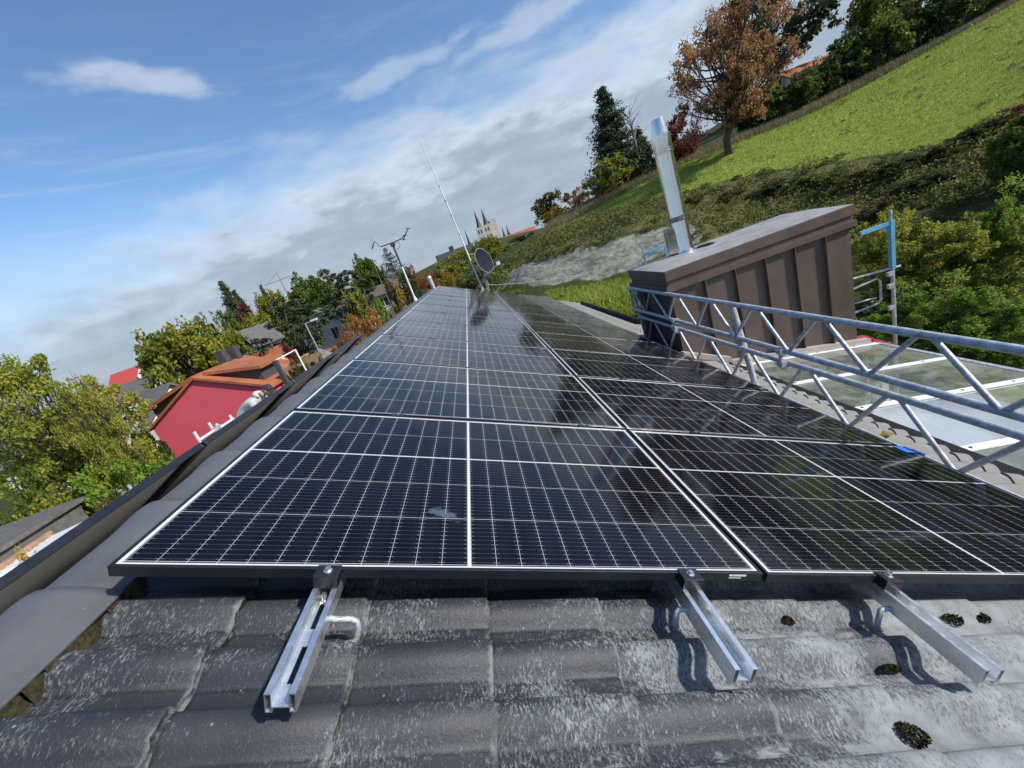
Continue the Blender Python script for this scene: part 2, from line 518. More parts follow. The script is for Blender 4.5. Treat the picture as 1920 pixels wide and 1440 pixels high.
def m_cells():
    """half-cut cell grid, coordinates in metres from the UV map"""
    m, nt, b = new_mat('solar_cells')
    uv = nt.new('ShaderNodeUVMap').outputs[0]
    u, v, _ = nt.sep(uv)
    uc = nt.math('ABSOLUTE', nt.math('SUBTRACT', u, PW / 2))           # 0 at the centre line
    cw = 0.0706

    def line(d, w):        # 1 inside half width
        return nt.smooth(d, w * 1.15, w * 0.85)
    mid = line(uc, 0.0040)
    endm = nt.smooth(uc, 0.8560, 0.8568)
    k = nt.math('SUBTRACT', uc, 0.0055)
    fr = nt.math('FRACT', nt.math('DIVIDE', k, cw))
    dcol = nt.math('MULTIPLY', nt.math('MINIMUM', fr, nt.math('SUBTRACT', 1.0, fr)), cw)
    vg = line(dcol, 0.00048)
    vo = nt.math('SUBTRACT', v, 0.022)
    ch = (PH - 0.044) / 5
    rr = nt.math('DIVIDE', vo, ch)
    fr2 = nt.math('FRACT', rr)
    drow = nt.math('MULTIPLY', nt.math('MINIMUM', fr2, nt.math('SUBTRACT', 1.0, fr2)), ch)
    hg = line(drow, 0.0007)
    thick = line(nt.math('ABSOLUTE', nt.math('SUBTRACT', vo, ch * 3)), 0.0036)
    edge = nt.math('MAXIMUM', nt.smooth(vo, -0.0045, -0.0060), nt.smooth(vo, PH - 0.0435, PH - 0.042))
    white = nt.math('MAXIMUM', nt.math('MAXIMUM', mid, vg), nt.math('MAXIMUM', hg, nt.math('MAXIMUM', thick, nt.math('MAXIMUM', endm, edge))))
    # busbars : eleven thin wires per cell, running down the slope
    fb = nt.math('FRACT', nt.math('MULTIPLY', rr, 11.0))
    bb = nt.smooth(nt.math('ABSOLUTE', nt.math('SUBTRACT', fb, 0.5)), 0.040, 0.022)
    # solder pads beside the gaps
    pad = nt.math('MULTIPLY', nt.smooth(nt.math('ABSOLUTE', nt.math('SUBTRACT', dcol, 0.006)), 0.0045, 0.003), nt.smooth(nt.math('ABSOLUTE', nt.math('SUBTRACT', fb, 0.5)), 0.09, 0.06))
    cellid = nt.comb(nt.math('FLOOR', nt.math('DIVIDE', u, cw)), nt.math('FLOOR', rr), nt.new('ShaderNodeObjectInfo').outputs['Random'])
    wz = nt.new('ShaderNodeTexWhiteNoise'); nt.put(wz.inputs[0], cellid)
    cell = nt.ramp(wz.outputs['Value'], [(0.0, (0.0025, 0.0028, 0.0060)), (1.0, (0.0050, 0.0050, 0.0100))])
    col = nt.mix(nt.math('MULTIPLY', bb, 0.16), cell, (0.36, 0.36, 0.37))
    col = nt.mix(nt.math('MULTIPLY', pad, 0.18), col, (0.6, 0.6, 0.6))
    col = nt.mix(white, col, (0.62, 0.64, 0.66))
    # handling dust and wipe marks
    dust = nt.smooth(nt.noise(nt.map(uv, (3, 4, 1)), 1.0, 7, 0.7, 0.8), 0.55, 0.8, 0.0, 0.014)
    col = nt.mix(dust, col, (0.45, 0.45, 0.46))
    nt.put(b.inputs['Base Color'], col)
    b.inputs['Roughness'].default_value = 0.55
    b.inputs['Specular IOR Level'].default_value = 0.0
    b.inputs['Coat Weight'].default_value = 1.0
    nt.put(b.inputs['Coat Roughness'], nt.smooth(nt.noise(nt.map(uv, (4, 5, 1)), 1.0, 5, 0.6), 0.3, 0.75, 0.06, 0.115))
    b.inputs['Coat IOR'].default_value = 1.35
    return m


MT['cells'] = m_cells()
def m_smudge():
    m, nt, b = new_mat('hand_smudge')
    tr = nt.new('ShaderNodeBsdfTransparent'); df = nt.new('ShaderNodeBsdfDiffuse'); nt.put(df.inputs[0], (0.35, 0.45, 0.6))
    mx = nt.new('ShaderNodeMixShader'); mx.inputs[0].default_value = 0.055
    nt.l.new(tr.outputs[0], mx.inputs[1]); nt.l.new(df.outputs[0], mx.inputs[2]); nt.l.new(mx.outputs[0], nt.n['Material Output'].inputs[0])
    return m


MT['smudge'] = m_smudge()
MT['backsheet'] = simple('backsheet', (0.80, 0.82, 0.82), 0.6, 0, 0.05, 2)


def m_boxmetal():
    m, nt, b = new_mat('brown_sheet_metal')
    co = objco(nt)
    n = nt.noise(nt.map(co, (1.5, 1.5, 0.7)), 2.0, 6, 0.6)
    c = nt.ramp(n, [(0.3, (0.100, 0.070, 0.057)), (0.7, (0.150, 0.110, 0.092))])
    d = nt.smooth(nt.noise(nt.map(co, (12, 12, 2)), 1.0, 5, 0.7), 0.62, 0.8)
    nt.put(b.inputs['Base Color'], nt.mix(nt.math('MULTIPLY', d, 0.3), c, (0.26, 0.22, 0.20)))
    b.inputs['Metallic'].default_value = 0.2
    b.inputs['Roughness'].default_value = 0.48
    bump(nt, b, nt.noise(nt.map(co, (2, 2, 1)), 1.5, 3), 0.25, 0.03)
    return m


MT['brownmetal'] = m_boxmetal()


def m_captop():
    m, nt, b = new_mat('weathered_cap_metal')
    co = objco(nt)
    n = nt.noise(nt.map(co, (2, 2, 2)), 2.0, 7, 0.7, 0.6)
    nt.put(b.inputs['Base Color'], nt.ramp(n, [(0.25, (0.22, 0.19, 0.175)), (0.5, (0.36, 0.34, 0.32)), (0.75, (0.50, 0.49, 0.47))]))
    b.inputs['Metallic'].default_value = 0.2
    b.inputs['Roughness'].default_value = 0.5
    bump(nt, b, n, 0.2, 0.01)
    return m


MT['captop'] = m_captop()


def m_canopy():
    m, nt, b = new_mat('dirty_glass')
    co = objco(nt)
    n = nt.noise(nt.map(co, (1.3, 1.3, 1.3)), 2.2, 7, 0.7, 0.8)
    f = nt.smooth(nt.noise(co, 26, 5, 0.75), 0.56, 0.70)
    dirt = nt.math('ADD', nt.smooth(n, 0.38, 0.75, 0.13, 0.42), nt.math('MULTIPLY', f, 0.25))
    b.inputs['Roughness'].default_value = 0.04
    b.inputs['Transmission Weight'].default_value = 1.0
    b.inputs['IOR'].default_value = 1.5
    nt.put(b.inputs['Base Color'], (0.88, 0.95, 0.92))
    b.inputs['Thin Film Thickness'].default_value = 0
    tr = nt.new('ShaderNodeBsdfTransparent'); nt.put(tr.inputs[0], (0.80, 0.90, 0.86))
    gl = nt.new('ShaderNodeBsdfGlossy'); gl.inputs['Roughness'].default_value = 0.03
    fr = nt.new('ShaderNodeFresnel'); fr.inputs[0].default_value = 1.55
    mx0 = nt.new('ShaderNodeMixShader')
    nt.put(mx0.inputs[0], nt.math('MULTIPLY', fr.outputs[0], 1.7, clamp=True))
    nt.l.new(tr.outputs[0], mx0.inputs[1]); nt.l.new(gl.outputs[0], mx0.inputs[2])
    df = nt.new('ShaderNodeBsdfDiffuse'); nt.put(df.inputs[0], nt.mix(nt.noise(co, 4, 5), (0.34, 0.38, 0.30), (0.62, 0.66, 0.62)))
    mx = nt.new('ShaderNodeMixShader'); nt.put(mx.inputs[0], dirt)
    nt.l.new(mx0.outputs[0], mx.inputs[1]); nt.l.new(df.outputs[0], mx.inputs[2])
    nt.l.new(mx.outputs[0], nt.n['Material Output'].inputs[0])
    return m


MT['canopy'] = m_canopy()

# foliage palettes (real leaf colours except leaf_sunny)
MT['l_green'] = leaf_mat('leaf_green', [(0, (0.050, 0.085, 0.016)), (0.5, (0.105, 0.165, 0.026)), (0.85, (0.19, 0.235, 0.035)), (1, (0.33, 0.28, 0.04))])
MT['l_yg'] = leaf_mat('leaf_yellow_green', [(0, (0.095, 0.125, 0.018)), (0.5, (0.235, 0.265, 0.035)), (0.85, (0.40, 0.34, 0.045)), (1, (0.52, 0.36, 0.05))])
MT['l_bright'] = leaf_mat('leaf_bright', [(0, (0.10, 0.20, 0.025)), (0.6, (0.21, 0.34, 0.04)), (1, (0.34, 0.42, 0.07))])
MT['l_yellow'] = leaf_mat('leaf_yellow', [(0, (0.16, 0.14, 0.02)), (0.5, (0.36, 0.25, 0.03)), (1, (0.52, 0.33, 0.05))])
MT['l_orange'] = leaf_mat('leaf_orange', [(0, (0.176, 0.128, 0.041)), (0.45, (0.378, 0.216, 0.068)), (0.75, (0.446, 0.162, 0.061)), (1, (0.540, 0.297, 0.095))])
MT['l_pear'] = leaf_mat('leaf_pear_autumn', [(0, (0.17, 0.13, 0.05)), (0.35, (0.38, 0.26, 0.09)), (0.6, (0.44, 0.21, 0.10)), (0.85, (0.47, 0.15, 0.10)), (1, (0.55, 0.42, 0.16))])
MT['l_red'] = leaf_mat('leaf_dark_red', [(0, (0.077, 0.025, 0.021)), (0.6, (0.168, 0.042, 0.031)), (1, (0.308, 0.084, 0.049))])
MT['l_scarlet'] = leaf_mat('leaf_scarlet', [(0, (0.16, 0.05, 0.02)), (0.5, (0.36, 0.085, 0.035)), (1, (0.42, 0.17, 0.06))])
MT['l_olive'] = leaf_mat('leaf_olive', [(0, (0.055, 0.060, 0.020)), (0.5, (0.125, 0.125, 0.035)), (0.85, (0.22, 0.175, 0.055)), (1, (0.30, 0.17, 0.06))])
MT['l_dark'] = leaf_mat('leaf_dark', [(0, (0.026, 0.046, 0.016)), (0.6, (0.060, 0.095, 0.028)), (1, (0.12, 0.145, 0.04))])
MT['l_conifer'] = leaf_mat('needle_dark', [(0, (0.028, 0.050, 0.024)), (0.6, (0.065, 0.095, 0.042)), (1, (0.13, 0.15, 0.06))], trans=0.15)
MT['l_bluecon'] = leaf_mat('needle_grey_green', [(0, (0.04, 0.06, 0.045)), (0.6, (0.085, 0.11, 0.085)), (1, (0.14, 0.165, 0.13))], trans=0.15)
MT['l_sun'] = leaf_mat('leaf_sunny', [(0, (0.13, 0.18, 0.025)), (0.5, (0.33, 0.37, 0.055)), (0.85, (0.50, 0.45, 0.08)), (1, (0.60, 0.45, 0.10))], trans=0.5)  # yellow green leaves with sunlight brightened into the colour
MT['l_bank'] = leaf_mat('leaf_bank', [(0, (0.055, 0.075, 0.020)), (0.5, (0.16, 0.175, 0.045)), (0.85, (0.28, 0.25, 0.07)), (1, (0.36, 0.22, 0.08))])
MT['l_dry'] = leaf_mat('dry_grass', [(0, (0.10, 0.085, 0.04)), (0.5, (0.21, 0.175, 0.09)), (1, (0.34, 0.29, 0.17))], trans=0.25)
MT['l_grass'] = leaf_mat('grass_blade', [(0, (0.11, 0.16, 0.026)), (0.4, (0.25, 0.33, 0.042)), (0.7, (0.38, 0.41, 0.07)), (1, (0.52, 0.46, 0.17))], trans=0.35)

# ------------------------------------------------------------------ terrain
RS = np.random.RandomState(7)
ctrl = []


def cp(px, py, d): ctrl.append(tuple(at(px, py, d)))


for q in [(1060, 575, 16), (1180, 560, 15), (1000, 535, 24), (1090, 530, 22), (1180, 517, 21.5), (930, 545, 29), (900, 550, 30),
          (960, 505, 30), (1010, 482, 26.8), (1100, 457, 24.2), (1200, 430, 23.4), (1300, 415, 22.8),
          (1000, 462, 33), (1100, 420, 31), (1200, 392, 29.5), (1280, 365, 29), (1400, 330, 27), (1600, 305, 23), (1750, 290, 20), (1900, 230, 18.5),
          (1060, 405, 47), (1100, 385, 44), (1240, 318, 41), (1365, 288, 31), (1480, 228, 36), (1700, 112, 36), (1920, 0, 36),
          (1500, 460, 21), (1700, 400, 17.5)]:
    cp(*q)
ctrl += [(-5, -4, 0), (-5, 4, 0), (-5, 12, 1.0), (0, 4, 0.6), (0, 14, 3.6), (6.5, -3, 1.4), (6.5, 4, 1.6), (7, 10, 2.6), (10, 2, 1.4), (12, 8, 1.6), (14, 13, 2.2), (18, 5, 2.0),
         (26, 5, 6.5), (40, 0, 12), (60, 0, 17), (60, 30, 15.5), (70, 60, 17), (45, 62, 13.5), (25, 62, 9.5), (15, 60, 6.5), (11, 74, 5.5),
         (-10, -6, -1), (-20, -6, -2), (-10, 8, 0.4), (-18, 12, 1.2), (-12, 20, 1.4), (-18, 22, 1.2), (-32, 22, -1.5), (-8, 28, 2.6), (-14, 34, 2.0), (-24, 34, 1.2), (-40, 38, -0.5),
         (-6, 42, 4.0), (-14, 48, 3.4), (-28, 52, 2.5), (-50, 50, 1.0), (0, 30, 4.6), (0, 50, 6.0), (-6, 75, 7.0), (-30, 80, 5.0), (-60, 80, 3.0), (-60, 0, -3), (-40, -10, -3), (20, -14, 5), (45, -14, 13)]
ctrl = np.array(ctrl)
SC = 30.0


def tps_fit(P, lam):
    X = P[:, :2] / SC
    d = np.linalg.norm(X[:, None] - X[None], axis=2)
    K = np.where(d > 0, d * d * np.log(d + 1e-12), 0) + lam * np.eye(len(P))
    A = np.zeros((len(P) + 3, len(P) + 3))
    Q = np.column_stack([np.ones(len(P)), X])
    A[:len(P), :len(P)] = K; A[:len(P), len(P):] = Q; A[len(P):, :len(P)] = Q.T
    return np.linalg.solve(A, np.concatenate([P[:, 2], np.zeros(3)])), X


TW, TX = tps_fit(ctrl, 0.004)


def terr(xs, ys):
    xs = np.atleast_1d(np.asarray(xs, float)); ys = np.atleast_1d(np.asarray(ys, float))
    cx = np.clip(xs, -65, 70); cy = np.clip(ys, -16, 82)
    X = np.column_stack([cx, cy]) / SC
    d = np.linalg.norm(X[:, None] - TX[None], axis=2)
    z = (np.where(d > 0, d * d * np.log(d + 1e-12), 0)) @ TW[:len(TX)] + TW[-3] + X @ TW[-2:]
    out = np.hypot(xs - cx, ys - cy)
    far = 4 + 12 * (1 - np.exp(-((ys - 250) / 260.0) ** 2)) * (ys > 82) * 0
    k = np.clip(out / 120.0, 0, 1); k = k * k * (3 - 2 * k)
    hz = 5.5 + 14.0 * np.exp(-(((xs - 15) / 90.0) ** 2 + ((ys - 430) / 90.0) ** 2))
    return z * (1 - k) + hz * k


def tz(x, y): return float(terr(x, y)[0])


def in_poly(xs, ys, poly):
    ins = np.zeros(len(xs), bool); n = len(poly)
    for i in range(n):
        x0, y0 = poly[i]; x1, y1 = poly[(i + 1) % n]
        c = ((y0 > ys) != (y1 > ys)) & (xs < (x1 - x0) * (ys - y0) / (y1 - y0 + 1e-12) + x0)
        ins ^= c
    return ins


def XY(px, py, d):
    p = at(px, py, d); return (p.x, p.y)


ROCK = [XY(905, 550, 30), XY(1000, 532, 24), XY(1090, 528, 22), XY(1200, 512, 21.5), XY(1300, 470, 21.5), XY(1320, 420, 22.8), XY(1200, 436, 23.2), XY(1100, 462, 24.0), XY(1010, 486, 26.5), XY(960, 508, 30)]
MEADOW = [XY(1000, 450, 37), XY(1100, 415, 34), XY(1200, 388, 31.5), XY(1280, 363, 29.3), XY(1400, 328, 27.2), XY(1600, 300, 23.4), XY(1750, 282, 20.6), XY(1900, 215, 19), (40, 8), (75, 5), (75, 45),
          XY(1920, 0, 37), XY(1700, 110, 37), XY(1480, 226, 37), XY(1360, 280, 40), XY(1240, 312, 42), XY(1100, 382, 45), XY(1040, 415, 45)]
LAWN = [XY(1030, 590, 13.5), XY(1040, 560, 17), XY(1020, 540, 22), XY(1090, 535, 21), XY(1200, 515, 20.5), (12, 15), (8, 12.8)]
BANK = [XY(900, 548, 32), XY(1010, 484, 26.8), XY(1100, 459, 24.3), XY(1320, 415, 23), XY(1330, 480, 21), (14, 16), (16, 9), (20, 3), (27, 6)] + [XY(1900, 225, 18.8), XY(1750, 288, 20.3), XY(1600, 304, 23.2), XY(1400, 331, 27), XY(1280, 366, 29), XY(1100, 420, 33), XY(1000, 462, 36)]


def axis(segs):
    out = [segs[0][0]]
    for a, b, st in segs:
        n = max(1, int(round((b - a) / st)))
        out += [a + (b - a) * i / n for i in range(1, n + 1)]
    return np.array(out)


gx = axis([(-1800, -300, 150), (-300, -70, 23), (-70, -24, 2), (-24, -2, 1), (-2, 34, 0.5), (34, 74, 1.25), (74, 300, 22), (300, 1800, 150)])
gy = axis([(-600, -60, 60), (-60, -16, 4), (-16, 0, 1), (0, 44, 0.5), (44, 82, 1.25), (82, 520, 18), (520, 3000, 160)])
GX, GY = np.meshgrid(gx, gy)
fx, fy = GX.ravel(), GY.ravel()
GZ = np.concatenate([terr(fx[i:i + 6000], fy[i:i + 6000]) for i in range(0, len(fx), 6000)])
rockm = in_poly(fx, fy, ROCK).astype(float)
meadm = in_poly(fx, fy, MEADOW).astype(float)
lawnm = in_poly(fx, fy, LAWN).astype(float)
bankm = in_poly(fx, fy, BANK).astype(float)
sh = GX.shape


def blur(a, k=1):
    a = a.reshape(sh)
    for _ in range(k):
        p = np.pad(a, 1, mode='edge')
        a = (p[:-2, 1:-1] + p[2:, 1:-1] + p[1:-1, :-2] + p[1:-1, 2:] + 2 * p[1:-1, 1:-1]) / 6
    return a.ravel()


rockm, meadm, lawnm, bankm = blur(rockm, 2), blur(meadm, 2), blur(lawnm, 1), blur(bankm, 1)
# rough rock relief
rr_ = blur(RS.rand(len(GZ)) - 0.5, 1)
GZ = GZ + rockm * rr_ * 1.5
me = bpy.data.meshes.new('ground')
nx, ny = len(gx), len(gy)
vv = np.column_stack([fx, fy, GZ])
ii = np.arange(nx * ny).reshape(ny, nx)
ff = np.stack([ii[:-1, :-1], ii[:-1, 1:], ii[1:, 1:], ii[1:, :-1]], -1).reshape(-1, 4)
me.from_pydata(vv.tolist(), [], ff.tolist())
for nm, arr in (('rock', rockm), ('meadow', meadm), ('lawn', lawnm), ('bank', bankm)):
    a_ = me.attributes.new(nm, 'FLOAT', 'POINT'); a_.data.foreach_set('value', arr.astype(np.float32))
me.polygons.foreach_set('use_smooth', [True] * len(me.polygons))
ground = bpy.data.objects.new('ground', me)
COL.objects.link(ground)
tag(ground, 'grassy hillside ground with bright meadow and pale rock cut', None, kind='structure')


def m_ground():
    m, nt, b = new_mat('hillside')
    co = objco(nt)

    def attr(n): return nt.new('ShaderNodeAttribute', attribute_name=n).outputs['Fac']
    n1 = nt.noise(co, 0.35, 7, 0.65); n2 = nt.noise(co, 3.0, 6, 0.7); n3 = nt.noise(co, 14.0, 4, 0.7)
    base = nt.ramp(n2, [(0.3, (0.030, 0.045, 0.014)), (0.55, (0.06, 0.075, 0.022)), (0.8, (0.11, 0.10, 0.04))])
    mead = nt.ramp(nt.math('ADD', nt.math('MULTIPLY', n2, 0.5), nt.math('MULTIPLY', n1, 0.5)), [(0.33, (0.15, 0.21, 0.030)), (0.5, (0.25, 0.33, 0.045)), (0.68, (0.37, 0.40, 0.075))])
    mead = nt.mix(nt.smooth(n3, 0.45, 0.75, 0, 0.6), mead, (0.30, 0.27, 0.09))
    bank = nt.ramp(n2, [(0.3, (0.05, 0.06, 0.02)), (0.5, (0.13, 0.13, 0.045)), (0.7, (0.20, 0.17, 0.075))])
    lawn = nt.ramp(n2, [(0.3, (0.07, 0.10, 0.02)), (0.7, (0.17, 0.19, 0.04))])
    sx = nt.noise(nt.map(co, (1, 1, 3.0)), 1.6, 8, 0.72, 0.6)
    rock = nt.ramp(sx, [(0.28, (0.08, 0.085, 0.06)), (0.44, (0.19, 0.20, 0.155)), (0.58, (0.34, 0.345, 0.29)), (0.70, (0.25, 0.26, 0.20)), (0.85, (0.10, 0.11, 0.06))])
    crack = nt.smooth(nt.vor(nt.map(co, (1, 1, 1.8)), 1.7, 'DISTANCE_TO_EDGE').outputs['Distance'], 0.06, 0.0, 0, 0.55)
    rock = nt.mix(nt.math('MULTIPLY', crack, nt.smooth(n2, 0.45, 0.6)), rock, (0.06, 0.055, 0.04))
    jit = nt.math('MULTIPLY', nt.math('SUBTRACT', n2, 0.5), 0.9)

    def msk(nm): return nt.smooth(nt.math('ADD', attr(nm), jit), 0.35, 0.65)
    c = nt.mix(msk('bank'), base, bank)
    c = nt.mix(msk('meadow'), c, mead)
    c = nt.mix(msk('lawn'), c, lawn)
    c = nt.mix(msk('rock'), c, rock)
    nt.put(b.inputs['Base Color'], c)
    b.inputs['Roughness'].default_value = 0.95
    b.inputs['Specular IOR Level'].default_value = 0.15
    h = nt.math('ADD', nt.math('MULTIPLY', n2, 1.0), nt.math('MULTIPLY', n3, 0.5))
    bump(nt, b, h, 0.8, 0.25)
    return m


me.materials.append(m_ground())

# ------------------------------------------------------------------ the house roof (local frame: u down the slope, v along the ridge, n up)
PITCH = R_(25)
Z0 = 7.0
RIDGE_X = -0.25
NT_ = -0.125           # crest of the tiles below the module glass
R_EAVE, FAR_EAVE = 4.29, 4.84
V0, V1 = -2.4, 13.0


def roofpt(u, v, n):
    return Vector((u * math.cos(PITCH) + n * math.sin(PITCH), v, Z0 - u * math.sin(PITCH) + n * math.cos(PITCH)))


house = empty('house', (0, 5.3, 0))
tag(house, 'low house under the dark tiled roof filling the foreground', 'house')
HL = (0, -5.3, 0)

wave_q = [0.0, 0.003, 0.010, 0.020, 0.033, 0.047, 0.060, 0.071, 0.080, 0.087, 0.092, 0.097, 0.112, 0.128, 0.138, 0.1449]
wave_n = [-0.020, -0.0105, -0.0035, -0.0005, 0.0, -0.003, -0.0095, -0.0185, -0.0270, -0.0330, -0.0352, -0.0358, -0.0352, -0.0335, -0.0300, -0.0255]


def tile_field(u_start, u_end, v_start, v_end, gauge=0.33, per=0.145, seed=3, cut=None):
    rs = random.Random(seed)
    mb = MB()
    ncol = int(math.ceil((u_end - u_start) / gauge))
    nper = int(math.ceil((v_end - v_start) / per))
    for j in range(nper):
        vb = v_end - j * per
        for i in range(ncol):
            ua = u_start + i * gauge; ub = min(ua + gauge, u_end)
            du = rs.uniform(-0.006, 0.006); dn = rs.uniform(-0.0015, 0.0015)
            if cut and cut(ua, vb): continue
            lead = ua - 0.05 if i else ua
            if ub < u_end: ub2 = ub + du
            else: ub2 = ub
            us = [(lead, -0.017), (ua + gauge * 0.5, -0.006), (ub2 - 0.006, 0.0), (ub2, -0.003), (ub2, -0.020)]
            vs = []
            ej = [rs.uniform(-0.004, 0.004) for _ in wave_q]
            for si, (u, hn) in enumerate(us):
                for qi, (q, wn_) in enumerate(zip(wave_q, wave_n)):
                    vs.append((u + (ej[qi] if si >= 2 and ub < u_end else 0), vb - q, NT_ + wn_ + hn + dn))
            nq = len(wave_q); fs = []
            for a in range(len(us) - 1):
                for k in range(nq - 1):
                    fs.append((a * nq + k, (a + 1) * nq + k, (a + 1) * nq + k + 1, a * nq + k + 1))
            mb.add(vs, fs)
    return mb


JO = 0.28
tf = tile_field(JO - 0.33, R_EAVE, V0, -0.09 + 0.145 * 90, cut=lambda u, v: v > 4.25 and v < 5.55 and u > 3.75)
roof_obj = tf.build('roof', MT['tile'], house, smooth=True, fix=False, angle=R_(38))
roof_obj.parent = house
roof_obj.matrix_basis = Matrix.Translation(Vector((0, -5.3, Z0))) @ Matrix.Rotation(PITCH, 4, 'Y')
tag(roof_obj, 'dark weathered wavy concrete tiles with pale lichen', None)
# lower extension of the slope behind the clad box
tf2 = tile_field(R_EAVE - 0.02, FAR_EAVE, 5.55, 13.0, gauge=0.34, seed=9)
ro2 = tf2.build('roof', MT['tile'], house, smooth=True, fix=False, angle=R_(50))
ro2.matrix_basis = Matrix.Translation(Vector((0, -5.3, Z0 - 0.01))) @ Matrix.Rotation(PITCH, 4, 'Y')
# other slope, mirrored about the ridge
tf3 = tile_field(JO - 0.33, R_EAVE, V0, 13.0, seed=5)
tf3.v = [(-x, y, z) for x, y, z in tf3.v]
tf3.f = [f[::-1] for f in tf3.f]
ro3 = tf3.build('roof', simple('bounce_tile', (0.33, 0.30, 0.27), 0.9, 0, 0.2, 6, 0.3), house, smooth=True, fix=False, angle=R_(50))  # tile colour lightened so it bounces light up onto the panel undersides
ro3.matrix_basis = Matrix.Translation(Vector((2 * RIDGE_X, -5.3, Z0))) @ Matrix.Rotation(-PITCH, 4, 'Y')
# ridge tiles: narrow at the near end, flared over the next one at the far end
rt = MB()
nseg = 14
L = 0.425
prof = []
for s_, (yy, k) in enumerate([(0, 0.90), (0.06, 0.91), (0.30, 0.965), (0.40, 1.03), (0.425, 1.04)]):
    for a in range(nseg + 1):
        t = math.pi * a / nseg
        ex = math.cos(t)
        prof.append((0.180 * k * ex, yy, 0.030 + 0.082 * k * (1 - abs(ex) ** 1.7) + 0.006 * (s_ > 2)))
for s_ in range(4):
    for a in range(nseg):
        i0 = s_ * (nseg + 1) + a
        rt.f.append([i0, i0 + nseg + 1, i0 + nseg + 2, i0 + 1]); rt.t.append(0.5); rt.m.append(0)
rt.v = prof
cap0 = rt.build('ridge_tile', MT['ridge'], roof_obj, smooth=True)
sol = cap0.modifiers.new('solid', 'SOLIDIFY'); sol.thickness = 0.014; sol.offset = -1
Rinv = roof_obj.matrix_basis.inverted()
NR = 38
for i in range(NR):
    c = cap0 if i == 0 else cap0.copy()
    if i:
        COL.objects.link(c); c.parent = roof_obj
    jr = random.Random(i)
    wm = Matrix.Translation(Vector((RIDGE_X + jr.uniform(-.004, .004), -5.3 + V0 + i * 0.405, 6.862 + jr.uniform(-.002, .002)))) @ Matrix.Rotation(jr.uniform(-.008, .008), 4, 'Z')
    c.matrix_basis = Rinv @ wm
# mortar bed under the ridge tiles
jr = random.Random(4)
for sgn in (-1, 1):
    mor = MB()
    ys = np.arange(V0, V1, 0.05)
    for k in range(len(ys) - 1):
        a0, a1 = jr.uniform(-.012, .012), jr.uniform(-.012, .012)
        x0 = RIDGE_X + sgn * (0.168 + a0); x1 = RIDGE_X + sgn * (0.168 + a1); xi = RIDGE_X + sgn * 0.12
        mor.add([(xi, ys[k], 6.895), (xi, ys[k + 1], 6.895), (x1, ys[k + 1], 6.888), (x0, ys[k], 6.888), (x0, ys[k], 6.81), (x1, ys[k + 1], 6.81)], [(0, 1, 2, 3), (3, 2, 5, 4)])
    mor.build('mortar_bed', MT['moss'], house, loc=HL)
# walls of the house
wl = MB()
xr = roofpt(R_EAVE - 0.35, 0, NT_).x; zr = roofpt(R_EAVE - 0.35, 0, NT_).z - 0.12
xl = 2 * RIDGE_X - xr
zap = 6.973 - 0.18
wl.prism([(xl, -0.5), (xr, -0.5), (xr, zr), (RIDGE_X, zap), (xl, zr)], 1, V0 + 0.3, V1 - 0.2)
wl.build('wall', MT['offwhite'], house, loc=HL)
# eave board with gutter on the left, black flashing under the right eave
e = roofpt(R_EAVE, 0, NT_)
fl = MB()
fl.box(e.x - 0.12, e.x + 0.02, V0, 4.25, e.z - 0.14, e.z - 0.052)
fl.prism([(e.x - 0.02, e.z - 0.06), (e.x + 0.34, e.z - 0.205), (e.x + 0.34, e.z - 0.215), (e.x - 0.02, e.z - 0.075)], 1, V0, 4.25)
fl.build('eave_flashing', MT['rubber'], house, loc=HL)
lx = 2 * RIDGE_X - e.x
gt = MB()
gp = [(lx - 0.07 + 0.065 * math.cos(t), e.z - 0.06 + 0.065 * math.sin(t)) for t in np.linspace(math.pi, 2 * math.pi, 9)]
gp += [(x * 1 + (0.004 if x < lx - 0.07 else -0.004), z + 0.004) for x, z in gp[::-1]]
gt.prism(gp, 1, V0, V1)
gt.build('gutter', MT['galv'], house, loc=HL)
fe = roofpt(FAR_EAVE, 0, NT_)
tr = MB()
tr.box(fe.x - 0.02, fe.x + 0.05, 8.6, 13.0, fe.z - 0.10, fe.z + 0.035)
tr.tube((fe.x - 0.03, 8.0, fe.z + 0.045), (fe.x - 0.13, 12.35, fe.z + 0.07), 0.075, 0.075, 12)
tr.build('eave_trim', MT['rubber'], house, loc=HL)

# ------------------------------------------------------------------ solar modules
ARR = Matrix.Translation(Vector((0, 0, Z0))) @ Matrix.Rotation(PITCH, 4, 'Y')
ARL = Matrix.Translation(Vector((2 * RIDGE_X, 0, Z0))) @ Matrix.Rotation(math.pi, 4, 'Z') @ Matrix.Rotation(PITCH, 4, 'Y')


